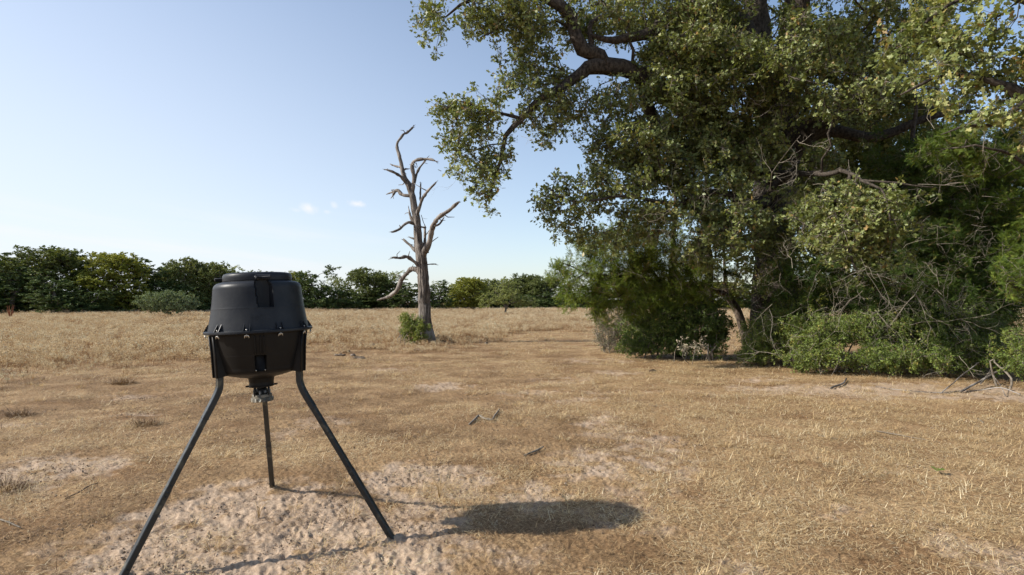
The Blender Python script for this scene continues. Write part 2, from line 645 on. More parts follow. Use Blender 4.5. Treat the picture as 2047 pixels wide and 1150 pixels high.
mul = node(N, "ShaderNodeMix", data_type='RGBA', blend_type='MULTIPLY')
mul.inputs[0].default_value = 1
L.new(litter.outputs[0], mul.inputs[6])
L.new(patch.outputs[0], mul.inputs[7])
mx = node(N, "ShaderNodeMix", data_type='RGBA')
sm = ramp(N, [(.25, (0, 0, 0)), (.7, (1, 1, 1))])
L.new(at.outputs["Fac"], sm.inputs[0])
L.new(sm.outputs[0], mx.inputs[0])
L.new(mul.outputs[2], mx.inputs[6])
L.new(sandc.outputs[0], mx.inputs[7])
bs = node(N, "ShaderNodeBsdfPrincipled", _Roughness=.95)
bs.inputs["Specular IOR Level"].default_value = .1
L.new(mx.outputs[2], bs.inputs["Base Color"])
bp = node(N, "ShaderNodeBump", _Strength=.7, _Distance=.02)
L.new(nf.outputs[0], bp.inputs["Height"])
L.new(bp.outputs[0], bs.inputs["Normal"])
out = node(N, "ShaderNodeOutputMaterial")
L.new(bs.outputs[0], out.inputs[0])
ground = gm.build("ground", m)
tag(ground, "dry sandy field with patches of bare beige sand", kind="structure")


# ------------------------------------------------------------------ scattering (geometry nodes over a point mesh)
SRC = {}


def scatter(name, label, variants, pts, rotz, scale, pick, tilt=None, kind="stuff", cat=None, parent=None):
    key = tuple(v.name for v in variants)
    src = SRC.get(key)
    if src is None:
        src = bpy.data.collections.new(name + "_source")
        for v in variants:
            src.objects.link(v)
        SRC[key] = src
    me = bpy.data.meshes.new(name)
    me.vertices.add(len(pts))
    me.vertices.foreach_set("co", np.asarray(pts, np.float32).ravel())
    rot = np.zeros((len(pts), 3), np.float32)
    if tilt is not None:
        rot[:, :2] = tilt
    rot[:, 2] = rotz
    a = me.attributes.new("rot", 'FLOAT_VECTOR', 'POINT')
    a.data.foreach_set("vector", rot.ravel())
    a = me.attributes.new("scl", 'FLOAT', 'POINT')
    a.data.foreach_set("value", np.asarray(scale, np.float32))
    a = me.attributes.new("pick", 'INT', 'POINT')
    a.data.foreach_set("value", np.asarray(pick, np.int32))
    o = bpy.data.objects.new(name, me)
    COL.objects.link(o)
    tag(o, label, cat, kind=kind)
    if parent is not None:
        o.parent = parent
    ng = bpy.data.node_groups.new(name, 'GeometryNodeTree')
    ng.interface.new_socket("Geometry", in_out='INPUT', socket_type='NodeSocketGeometry')
    ng.interface.new_socket("Geometry", in_out='OUTPUT', socket_type='NodeSocketGeometry')
    gi = ng.nodes.new("NodeGroupInput")
    go = ng.nodes.new("NodeGroupOutput")
    ci = ng.nodes.new("GeometryNodeCollectionInfo")
    ci.inputs["Collection"].default_value = src
    ci.inputs["Separate Children"].default_value = True
    ci.inputs["Reset Children"].default_value = True
    iop = ng.nodes.new("GeometryNodeInstanceOnPoints")
    iop.inputs["Pick Instance"].default_value = True

    def named(nm, typ):
        n = ng.nodes.new("GeometryNodeInputNamedAttribute")
        n.data_type = typ
        n.inputs[0].default_value = nm
        return n.outputs[0]
    ng.links.new(gi.outputs[0], iop.inputs["Points"])
    ng.links.new(ci.outputs[0], iop.inputs["Instance"])
    ng.links.new(named("pick", 'INT'), iop.inputs["Instance Index"])
    e2r = ng.nodes.new("FunctionNodeEulerToRotation")
    ng.links.new(named("rot", 'FLOAT_VECTOR'), e2r.inputs[0])
    ng.links.new(e2r.outputs[0], iop.inputs["Rotation"])
    ng.links.new(named("scl", 'FLOAT'), iop.inputs["Scale"])
    ng.links.new(iop.outputs[0], go.inputs[0])
    md = o.modifiers.new("scatter", 'NODES')
    md.node_group = ng
    return o


def blades(mb, base, az, el, length, width, curl, tint, seg=3):
    """flat curved grass blades; arrays of n"""
    n = len(az)
    base = np.asarray(base, float)
    V = np.zeros((n, (seg + 1) * 2, 3))
    h = np.stack([np.cos(az), np.sin(az), np.zeros(n)], 1)
    side = np.stack([-np.sin(az), np.cos(az), np.zeros(n)], 1)
    p = base.copy()
    for s in range(seg + 1):
        t = s / seg
        w = (width * (1 - .75 * t))[:, None] * side / 2
        V[:, 2 * s] = p - w
        V[:, 2 * s + 1] = p + w
        e = el - curl * t
        p = p + (h * np.cos(e)[:, None] + np.array([0, 0, 1.0]) * np.sin(e)[:, None]) * (length / seg)[:, None]
        p[:, 2] = np.maximum(p[:, 2], .002)
    q = np.array([[2 * s, 2 * s + 1, 2 * s + 3, 2 * s + 2] for s in range(seg)])
    Q = (np.arange(n)[:, None, None] * (seg + 1) * 2 + q[None]).reshape(-1, 4)
    mb.add(V.reshape(-1, 3), None, Q, np.repeat(tint, (seg + 1) * 2))


def source(mb, name, mat):
    return bpy.data.objects.new(name, mb.mesh(name, mat, smooth=False))


# straw litter: cut grass lying flat with a few short standing blades
straw_v = []
for v in range(12):
    mb = MB()
    n = 96 if v < 7 else 76
    tmu = .66 if v < 7 else .26
    r = .17 * np.sqrt(rng.random(n))
    a = rng.random(n) * 6.283
    base = np.stack([r * np.cos(a), r * np.sin(a), rng.random(n) * .022], 1)
    el = np.where(rng.random(n) < .05, rng.uniform(.4, 1.0, n), rng.uniform(-.1, .34, n))
    blades(mb, base, rng.random(n) * 6.283, el, rng.uniform(.022, .082, n), rng.uniform(.0018, .0040, n), rng.uniform(-.5, 1.1, n), np.clip(rng.normal(tmu, .27, n), .05, 1))
    straw_v.append(source(mb, f"straw_{v}", M['straw']))
for v in range(3):      # standing tufts
    mb = MB()
    n = 60
    r = .05 * np.sqrt(rng.random(n))
    a = rng.random(n) * 6.283
    base = np.stack([r * np.cos(a), r * np.sin(a), np.zeros(n)], 1)
    blades(mb, base, a + rng.normal(0, .6, n), rng.uniform(.3, 1.2, n), rng.uniform(.03, .10, n), rng.uniform(.002, .004, n), rng.uniform(.2, 1.5, n), np.clip(rng.normal(.6, .22, n), 0, 1))
    straw_v.append(source(mb, f"straw_tuft_{v}", M['straw']))


def wedge_points(r0, r1, dens, half=R(46)):
    area = half * (r1 ** 2 - r0 ** 2)
    n = int(area * dens)
    r = np.sqrt(rng.random(n) * (r1 ** 2 - r0 ** 2) + r0 ** 2)
    a = rng.uniform(-half, half, n)
    return r * np.sin(a), r * np.cos(a)


pts, sca, pk = [], [], []
for r0, r1, dens, s0 in ((1.6, 5, 95, .95), (5, 9, 70, 1.0), (9, 16, 42, 1.15), (16, 32, 16, 1.5), (32, 60, 1.6, 2.4)):
    x, y = wedge_points(r0, r1, dens)
    s = sand_mask(x, y)
    clump = .5 + .5 * fbm2(x * 2.6, y * 2.6, 81, 3)
    keep = rng.random(len(x)) < np.clip(1.08 - .95 * s, .22, 1) * np.clip(.18 + clump * 1.35, 0, 1)
    x, y = x[keep], y[keep]
    z = ground_z(x, y)
    pts.append(np.stack([x, y, z], 1))
    sca.append(s0 * rng.uniform(.7, 1.3, len(x)))
    dk = fbm2(x * .55, y * .9, 83, 4) + .45 * fbm2(x * 2.2, y * 2.2, 84, 2) + np.clip(-x * .12, -.3, .35) + rng.normal(0, .18, len(x))
    p0 = np.where(dk > .16, rng.integers(7, 12, len(x)), rng.integers(0, 7, len(x)))
    pk.append(np.where(rng.random(len(x)) < .05, rng.integers(12, 15, len(x)), p0))
pts, sca, pk = np.concatenate(pts), np.concatenate(sca), np.concatenate(pk)
scatter("dry_grass", "short dry straw coloured grass lying over the sandy ground", straw_v, pts, rng.random(len(pts)) * 6.283, sca, pk)

# crumbs of soil, droppings and bits of bark on the bare patches
M['crumb'] = leaf_mat("soil_crumb", [(0, (.10, .07, .045)), (.5, (.22, .155, .105)), (1, (.46, .35, .25))], rough=.95, trans=0.0, spec=.1, jitter=.3)
crumb_v = []
for v in range(5):
    mb = MB()
    for q in range(34):
        c_ = np.array([rng.normal(0, .10), rng.normal(0, .10), .002])
        s_ = rng.uniform(.0025, .0085)
        V = np.array([[1, 0, 0], [-.6, .8, 0], [-.5, -.9, .1], [.1, .1, .9], [.5, .6, .5], [0, 0, -.6]]) * s_ * rng.uniform(.6, 1.4, (6, 1))
        th_ = rng.random() * 6.28
        Rm = np.array([[math.cos(th_), -math.sin(th_), 0], [math.sin(th_), math.cos(th_), 0], [0, 0, 1]])
        mb.add(V @ Rm.T + c_, [[0, 4, 3], [4, 1, 3], [1, 2, 3], [2, 0, 3], [0, 1, 4], [0, 2, 5], [2, 1, 5], [1, 0, 5]], None, rng.random())
    crumb_v.append(source(mb, f"crumb_{v}", M['crumb']))
x, y = wedge_points(1.8, 11, 26)
s_ = sand_mask(x, y)
k_ = rng.random(len(x)) < .10 + .6 * s_
x, y = x[k_], y[k_]
scatter("soil_crumbs", "dark and pale crumbs of soil and bark strewn over the bare sand", crumb_v, np.stack([x, y, ground_z(x, y)], 1), rng.random(len(x)) * 6.28, rng.uniform(.7, 1.5, len(x)), rng.integers(0, 5, len(x)))

# tall pale weeds of the open field
weed_v = []
for v in range(6):
    mb = MB()
    for p_ in range(16):
        bx, by = rng.uniform(-.55, .55, 2)
        h = rng.uniform(.16, .36)
        ns_ = rng.integers(3, 6)
        tone = rng.normal(.62, .13)
        for s_ in range(ns_):
            a = rng.random() * 6.283
            lean = rng.uniform(.05, .5)
            top = np.array([bx + math.cos(a) * lean * h, by + math.sin(a) * lean * h, h * rng.uniform(.7, 1.05)])
            bse = np.array([bx, by, 0])
            side = np.array([-math.sin(a), math.cos(a), 0]) * .0035
            mb.add([bse - side, bse + side, top + side * .5, top - side * .5], None, [[0, 1, 2, 3]], .2)
            n = 15
            t = rng.uniform(.45, 1.05, n) ** .8
            pos = bse + (top - bse) * t[:, None] + rng.normal(0, .030, (n, 3))
            pos[:, 2] = np.maximum(pos[:, 2], .02)
            d1 = rng.normal(0, 1, (n, 3)); d1 /= np.linalg.norm(d1, axis=1)[:, None]
            d2 = np.cross(d1, rng.normal(0, 1, (n, 3))); d2 /= np.linalg.norm(d2, axis=1)[:, None]
            sz = rng.uniform(.018, .040, n)[:, None]
            V = np.stack([pos - d1 * sz * .6, pos + d2 * sz * .3, pos + d1 * sz * .6, pos - d2 * sz * .3], 1).reshape(-1, 3)
            Q = np.arange(n * 4).reshape(-1, 4)
            tt = np.clip(tone + .22 * (t - .8) + rng.normal(0, .1, n), 0, 1)
            mb.add(V, None, Q, np.repeat(tt, 4))
    weed_v.append(source(mb, f"weed_{v}", M['weed']))
for v in range(2):      # red brown dead grass among the weeds
    mb = MB()
    n = 170
    r = .55 * np.sqrt(rng.random(n))
    a = rng.random(n) * 6.283
    base = np.stack([r * np.cos(a), r * np.sin(a), np.zeros(n)], 1)
    blades(mb, base, rng.random(n) * 6.283, rng.uniform(.7, 1.5, n), rng.uniform(.08, .26, n), rng.uniform(.006, .011, n), rng.uniform(.0, 1., n), np.clip(rng.normal(.28, .13, n), 0, 1))
    weed_v.append(source(mb, f"brown_{v}", M['weed']))


def field_edge(px):
    """photo row where the uncut weeds begin"""
    return np.interp(px, [-500, 0, 200, 420, 640, 760, 900, 1060, 1180, 1300, 1480, 2600], [760, 752, 726, 720, 697, 690, 690, 664, 656, 652, 650, 650])


pts, sca, pk = [], [], []
for r0, r1, dens, s0 in ((9, 20, 5.5, .82), (20, 40, 3.2, 1.0), (40, 75, 1.25, 1.25), (75, 150, .42, 1.7)):
    x, y = wedge_points(r0, r1, dens, R(50))
    px = 1023.5 + x / y * F
    py = 604 + 1.5 * F / y
    e = field_edge(px) + 14 * fbm2(x * .5, y * .5, 91, 3) + 6 * fbm2(x * 2.0, y * 2.0, 92, 2)
    m_ = np.clip((e - py) / 30 + .62, 0, 1) ** 1.3
    m_ = np.maximum(m_, .16 * np.clip((e + 45 - py) / 40, 0, 1) * (fbm2(x * .8, y * .8, 99, 3) > 0))
    keep = rng.random(len(x)) < m_
    keep &= ~((x > 3.2) & (y < 27) & (x > 3.2 + 0 * y))
    x, y, m_ = x[keep], y[keep], m_[keep]
    z = ground_z(x, y, False)
    pts.append(np.stack([x, y, z], 1))
    short = .42 + .58 * m_
    sca.append(s0 * short * rng.uniform(.75, 1.2, len(x)) * (1 + .25 * fbm2(x * .3, y * .3, 95, 3)))
    br = fbm2(x * .22, y * .5, 96, 3) + .5 * fbm2(x * 1.1, y * 1.1, 97, 2)
    pk.append(np.where(br + rng.normal(0, .25, len(x)) > .28, rng.integers(6, 8, len(x)), rng.integers(0, 6, len(x))))
pts, sca, pk = np.concatenate(pts), np.concatenate(sca), np.concatenate(pk)
scatter("field_weeds", "knee high pale cream weeds filling the open field", weed_v, pts, rng.random(len(pts)) * 6.283, sca, pk)


# ------------------------------------------------------------------ foliage
def rand_unit(n, bias=(0, 0, 0)):
    v = rng.normal(0, 1, (n, 3)) + np.asarray(bias)
    return v / np.linalg.norm(v, axis=1)[:, None]


# leaf outlines (x across, y along), fan around a midrib point; z folds the blade
OAK_LEAF = np.array([[0, 0, 0], [-.13, .22, .03], [-.12, .40, .02], [-.40, .55, .07], [-.17, .72, .02], [-.22, .95, .04], [0, 1.05, -.03], [.22, .93, .04], [.17, .72, .02], [.40, .55, .07], [.12, .40, .02], [.13, .22, .03]])
OAK_TRI = [[0, 1, 11], [1, 2, 10], [1, 10, 11], [2, 3, 4], [2, 4, 8], [2, 8, 10], [8, 9, 10], [4, 5, 6], [4, 6, 8], [6, 7, 8]]
OAK_SMALL = np.array([[0, 0, 0], [-.16, .35, .03], [-.38, .58, .06], [-.16, .75, .02], [0, 1.03, -.02], [.16, .75, .02], [.38, .58, .06], [.16, .35, .03]])
OAK_SMALL_TRI = [[0, 1, 7], [1, 2, 3], [1, 3, 5], [1, 5, 7], [5, 6, 7], [3, 4, 5]]
OVAL = np.array([[0, 0, 0], [-.25, .5, .08], [0, 1, 0], [.25, .5, .08]])
OVAL_TRI = [[0, 1, 2], [0, 2, 3]]
PLUME = []
PLUME_TRI = []
for s_ in range(5):
    t_ = s_ / 5
    for sd in (-1, 1):
        b = len(PLUME)
        L_ = .42 * (1 - .45 * t_)
        PLUME += [[0, t_ * .75, 0], [sd * .035, t_ * .75 + .11, .01], [sd * L_ * .62, t_ * .75 + L_ * .85, .05 * sd]]
        PLUME_TRI.append([b, b + 1, b + 2])
b = len(PLUME)
PLUME += [[-.05, .55, 0], [.05, .55, 0], [0, 1.1, 0]]
PLUME_TRI.append([b, b + 1, b + 2])
PLUME = np.array(PLUME)
CARD = np.array([[-.5, 0, 0], [.1, -.35, .1], [.5, .15, 0], [-.05, .45, .12]])
CARD_TRI = [[0, 1, 2], [0, 2, 3]]
TEMPL = {'oak': (OAK_LEAF, OAK_TRI), 'oak_small': (OAK_SMALL, OAK_SMALL_TRI), 'oval': (OVAL, OVAL_TRI), 'plume': (PLUME, PLUME_TRI), 'card': (CARD, CARD_TRI)}


def add_leaves(mb, pos, along, nrm, size, tint, kind):
    Vt, Tt = TEMPL[kind]
    Tt = np.array(Tt)
    y = along / (np.linalg.norm(along, axis=1)[:, None] + 1e-9)
    x = np.cross(y, nrm)
    x /= np.linalg.norm(x, axis=1)[:, None] + 1e-9
    z = np.cross(x, y)
    s = size[:, None, None]
    V = pos[:, None, :] + s * (Vt[None, :, 0:1] * x[:, None] + Vt[None, :, 1:2] * y[:, None] + Vt[None, :, 2:3] * z[:, None])
    T = (np.arange(len(pos))[:, None, None] * len(Vt) + Tt[None]).reshape(-1, 3)
    mb.add(V.reshape(-1, 3), T, None, np.repeat(tint, len(Vt)))


class Tree:
    """a woody skeleton that grows towards target points; radii by the pipe rule"""

    def __init__(self, cap=60000):
        self.p = np.zeros((cap, 3))
        self.par = np.full(cap, -1, int)
        self.len = np.zeros(cap)
        self.fix = np.zeros(cap)
        self.n = 0

    def node(self, p, par, fix=0.0):
        k = self.n
        self.p[k] = p
        self.par[k] = par
        self.fix[k] = fix
        self.len[k] = 0 if par < 0 else self.len[par] + np.linalg.norm(np.asarray(p) - self.p[par])
        self.n += 1
        return k

    def limb(self, pts, radii, start=None, step=.25, wob=.03, seed=0):
        if start is not None:
            d = np.linalg.norm(self.p[:self.n] - np.asarray(pts[0]), axis=1)
            k = int(np.argmin(d))
            pts = [self.p[k].copy()] + list(pts[1:])
        else:
            k = -1
        path, rr = smooth_path(pts, step, radii, wob, seed)
        if k < 0:
            k = self.node(path[0], -1, rr[0])
        for q, r_ in zip(path[1:], rr[1:]):
            k = self.node(q, k, r_)
        return k

    def grow(self, targets, alpha=.3, step=.3, jit=.05, up=.0, minfix=None):
        """connect each target to the cheapest existing node, return tip ids"""
        base = self.p[:self.n]
        order = np.argsort([np.min(np.linalg.norm(base - t, axis=1)) for t in targets])
        tips = []
        for oi in order:
            t = targets[oi]
            n = self.n
            d = np.linalg.norm(self.p[:n] - t, axis=1)
            k = int(np.argmin(d + alpha * self.len[:n]))
            a = self.p[k].copy()
            dist = np.linalg.norm(t - a)
            m = max(1, int(dist / step))
            bend = rng.normal(0, .12 * dist, 3) + np.array([0, 0, up * dist])
            for s_ in range(1, m + 1):
                u = s_ / m
                q = a + (t - a) * u + bend * (4 * u * (1 - u)) * .6 + (rng.normal(0, jit, 3) if s_ < m else 0)
                k = self.node(q, k)
            tips.append(k)
        return tips

    def radii(self, tip=.006, expo=2.3):
        n = self.n
        acc = np.zeros(n)
        r = np.zeros(n)
        kids = np.zeros(n, int)
        for k in range(n - 1, -1, -1):
            v = max(tip ** expo, acc[k])
            r[k] = v ** (1 / expo)
            if self.fix[k] > 0:
                r[k] = self.fix[k]
                v = min(v, r[k] ** expo)
            if self.par[k] >= 0:
                acc[self.par[k]] += v * (1.0 if self.fix[k] == 0 else 0)
                kids[self.par[k]] += 1
        self.r = r
        return r

    def mesh(self, mb, kmin=4, ridge=0.0):
        n = self.n
        r = self.r
        best = np.full(n, -1, int)
        for k in range(n):
            p_ = self.par[k]
            if p_ >= 0 and (best[p_] < 0 or r[k] > r[best[p_]]):
                best[p_] = k
        for k in range(n):
            p_ = self.par[k]
            if p_ >= 0 and best[p_] == k:
                continue
            chain = [k]
            while best[chain[-1]] >= 0:
                chain.append(best[chain[-1]])
            pts = self.p[chain]
            rr = r[chain].copy()
            if p_ >= 0:
                pts = np.concatenate([[self.p[p_]], pts])
                rr = np.concatenate([[min(rr[0] * 1.15, r[p_])], rr])
            if len(pts) < 2:
                continue
            rr[-1] *= .5
            rm = rr.max()
            kk = kmin if rm < .02 else (6 if rm < .05 else (10 if rm < .12 else 20))
            mb.tube(pts, rr, kk, cap=(rm > .02), ridge=ridge if rm > .05 else 0, seed=k % 97)


def blob_targets(blobs, spacing=.5, thresh=-.2, nscale=.9, seed=3, cap=5000):
    out = []
    for (c, r3, dens) in blobs:
        vol = 4.19 * r3[0] * r3[1] * r3[2]
        n = max(3, int(vol / (spacing ** 3) * dens))
        u = rand_unit(n) * (rng.random(n) ** .42)[:, None]
        out.append(np.asarray(c) + u * np.asarray(r3))
    P_ = np.concatenate(out)
    k = vnoise(P_ * nscale + seed, seed) > thresh
    P_ = P_[k]
    return P_[:cap]


def blob_px(lst):
    """(px, py, rx, ry, depth, depth radius, density) -> world ellipsoids"""
    out = []
    for px, py, rx, ry, dp, dr, dens in lst:
        c = P(px, py, dp)
        out.append((c, (rx / F * dp, dr, ry / F * dp), dens))
    return out


def clump_leaves(mbl, mbt, tips_pos, dirs, n_leaf, rad, size, kind, tint0=.45, tint_sd=.18, twig=.004, ntw=4, droop=0.0, nb=(0, 0, .6), brown=.03):
    """twigs fan out of every tip and carry rosettes of leaves"""
    m = len(tips_pos)
    d = dirs[:, None, :] * .7 + rng.normal(0, 1, (m, ntw, 3)) * .75
    d[:, :, 2] -= droop
    d /= np.linalg.norm(d, axis=2)[:, :, None]
    ln = rad * rng.uniform(.5, 1.15, (m, ntw))
    end = tips_pos[:, None] + d * ln[:, :, None]
    # twigs as thin three sided spikes
    if mbt is not None and twig > 0:
        a = np.repeat(tips_pos, ntw, 0)
        b_ = end.reshape(-1, 3)
        dd = d.reshape(-1, 3)
        s1 = np.cross(dd, rand_unit(len(dd)))
        s1 /= np.linalg.norm(s1, axis=1)[:, None]
        s2 = np.cross(dd, s1)
        mid = (a + b_) / 2 + s1 * rad * .08
        ring = []
        for c_, w in ((a, twig), (mid, twig * .75)):
            for q in range(3):
                th = q * 2.094
                ring.append(c_ + (s1 * math.cos(th) + s2 * math.sin(th)) * w)
        V = np.stack(ring + [b_], 1).reshape(-1, 3)
        o7 = np.arange(len(a))[:, None, None] * 7
        Q = (o7 + np.array([[0, 1, 4, 3], [1, 2, 5, 4], [2, 0, 3, 5]])[None]).reshape(-1, 4)
        T = (o7 + np.array([[3, 4, 6], [4, 5, 6], [5, 3, 6]])[None]).reshape(-1, 3)
        mbt.add(V, T, Q, .5)
    N_ = m * n_leaf
    ti = rng.integers(0, ntw, N_)
    mi = np.repeat(np.arange(m), n_leaf)
    u = rng.random(N_) ** .6
    pos = tips_pos[mi] + (end[mi, ti] - tips_pos[mi]) * u[:, None] + rng.normal(0, rad * .10, (N_, 3))
    al = d[mi, ti] * .7 + rng.normal(0, .8, (N_, 3))
    nr = rand_unit(N_, nb)
    clump_t = np.repeat(rng.normal(0, tint_sd * .5, m), n_leaf)
    t = np.clip(tint0 + clump_t + rng.normal(0, tint_sd, N_), 0, .93)
    t = np.where(rng.random(N_) < brown, 1.0, t)
    add_leaves(mbl, pos, al, nr, size * rng.uniform(.6, 1.2, N_), t, kind)


SPRIG = {}


def clump_inst(parent, pts, n_leaf, rad, size, kind, leafmat, twigmat, tint0, tint_sd, twig, ntw, droop, nb, brown, nvar=8, smin=.75, smax=1.25, crown="crown"):
    """leafy sprigs set on every twig tip of a plant: one stuff part for leaves, one for twigs"""
    key = (n_leaf, rad, size, kind, leafmat.name, twigmat.name, tint0, tint_sd, twig, ntw, droop, nb, brown)
    if key not in SPRIG:
        lv, tv = [], []
        for v in range(nvar):
            a, b_ = MB(), MB()
            clump_leaves(a, b_, np.zeros((1, 3)), rand_unit(1) * .3, n_leaf, rad, size, kind, tint0, tint_sd, twig, ntw, droop, nb, brown)
            lv.append(source(a, f"leaf_sprig_{len(SPRIG):02d}_{v}", leafmat))
            tv.append(source(b_, f"twig_sprig_{len(SPRIG):02d}_{v}", twigmat))
        SPRIG[key] = (lv, tv)
    lv, tv = SPRIG[key]
    n = len(pts)
    q = pts - np.array(parent.location)
    rz = rng.random(n) * 6.283
    sc_ = rng.uniform(smin, smax, n)
    pk_ = rng.integers(0, nvar, n)
    tl = rng.normal(0, .35, (n, 2))
    scatter("twigs", None, tv, q, rz, sc_, pk_, tl, parent=parent)
    scatter(crown, None, lv, q, rz, sc_, pk_, tl, parent=parent)


def tip_dirs(tr, tips):
    d = tr.p[tips] - tr.p[tr.par[tips]]
    return d / (np.linalg.norm(d, axis=1)[:, None] + 1e-9)


# ------------------------------------------------------------------ the big post oak
def px_limb(lst):
    pts = [P(a, b, c) for a, b, c, w in lst]
    rad_ = [w / 2 / F * c for a, b, c, w in lst]
    return pts, rad_


oak_base = G(1548, 705)
OD = 16.0
oak_base = np.array([P(1548, 600, OD)[0], OD, 0.0])
oak = thing("oak_tree", "huge spreading oak with thick dark trunk rising out of the thicket", "tree", tuple(oak_base))


def rel(mbobj, parent):
    mbobj.location = -Vector(parent.location)
    return mbobj


tr = Tree(60000)
pts_, r_ = px_limb([(1548, 716, OD, 120), (1550, 680, OD, 95), (1548, 600, OD, 80), (1545, 480, OD, 74), (1548, 380, OD, 72), (1556, 300, OD, 76), (1560, 220, OD, 64), (1580, 120, OD, 56), (1590, 20, OD, 50), (1600, -120, OD, 40), (1620, -300, OD, 26)])
tr.limb(pts_, r_, None, .3, .04, 1)
LIMBS = [
    [(1556, 250, OD, 60), (1530, 150, 15.6, 54), (1515, 50, 15.3, 46), (1505, -60, 15, 40), (1480, -220, 14.6, 26)],
    [(1530, 170, 15.6, 50), (1490, 70, 14.9, 46), (1440, 15, 14.4, 42), (1385, 12, 14, 38), (1340, 35, 13.7, 30), (1295, 65, 13.4, 22), (1230, 80, 13.2, 14), (1180, 70, 13, 8)],
    [(1546, 350, OD, 60), (1470, 290, 15.3, 44), (1390, 235, 14.6, 40), (1320, 180, 14.0, 36), (1262, 142, 13.5, 34), (1225, 131, 13.3, 34), (1190, 132, 13.2, 30), (1150, 150, 13.1, 22), (1110, 180, 13, 18), (1070, 208, 12.9, 15), (1040, 238, 12.8, 13), (1012, 272, 12.7, 10), (1000, 320, 12.6, 7), (985, 370, 12.5, 5), (970, 410, 12.4, 3)],
    [(1215, 133, 13.3, 32), (1198, 112, 13.2, 30), (1165, 100, 13.1, 30), (1150, 75, 13, 27), (1140, 40, 13, 25), (1120, 12, 12.9, 24), (1090, -2, 12.9, 20), (1040, -20, 12.8, 14), (980, -20, 12.7, 9), (920, 10, 12.6, 6)],
    [(1180, 100, 13.15, 14), (1178, 60, 13.2, 11), (1195, 35, 13.3, 9), (1240, 25, 13.4, 7)],
    [(1020, -25, 12.8, 8), (1010, 30, 12.7, 6), (990, 60, 12.6, 4), (960, 75, 12.5, 3)],
    [(1038, 238, 12.8, 9), (1005, 225, 12.6, 6), (960, 215, 12.5, 5), (910, 200, 12.4, 3)],
    [(1470, 290, 15.3, 30), (1380, 300, 14.6, 26), (1310, 245, 14.2, 26), (1285, 180, 14.0, 22), (1290, 130, 13.9, 14)],
    [(1556, 310, OD, 60), (1600, 280, 15.5, 50), (1650, 235, 15, 44), (1720, 190, 14.4, 38), (1790, 120, 13.8, 34), (1850, 50, 13.2, 28), (1920, -20, 12.6, 20), (2000, -90, 12, 12)],
    [(1590, 285, 15.6, 30), (1660, 262, 15.2, 24), (1750, 275, 14.8, 20), (1850, 235, 14.3, 15), (1950, 220, 13.8, 8)],
    [(1546, 400, OD, 30), (1500, 402, 15, 20), (1430, 385, 14, 15), (1350, 408, 13.3, 9), (1260, 392, 12.8, 6), (1160, 402, 12.5, 3.5), (1100, 388, 12.3, 2)],
    [(1546, 370, OD, 30), (1580, 350, 14.5, 13), (1640, 348, 12.6, 9), (1690, 342, 11.4, 8), (1725, 358, 10.8, 6), (1760, 380, 10.4, 4), (1780, 440, 10.1, 4)],
    [(1735, 362, 10.7, 5), (1790, 366, 10.4, 4), (1850, 374, 10.2, 3), (1880, 376, 10.1, 2)],
    [(1700, 350, 11.2, 6), (1680, 430, 10.8, 5), (1700, 500, 10.6, 4), (1715, 545, 10.5, 3)],
]
for q, lm in enumerate(LIMBS):
    pts_, r_ = px_limb(lm)
    tr.limb(pts_, r_, True, .22, .035, q + 2)
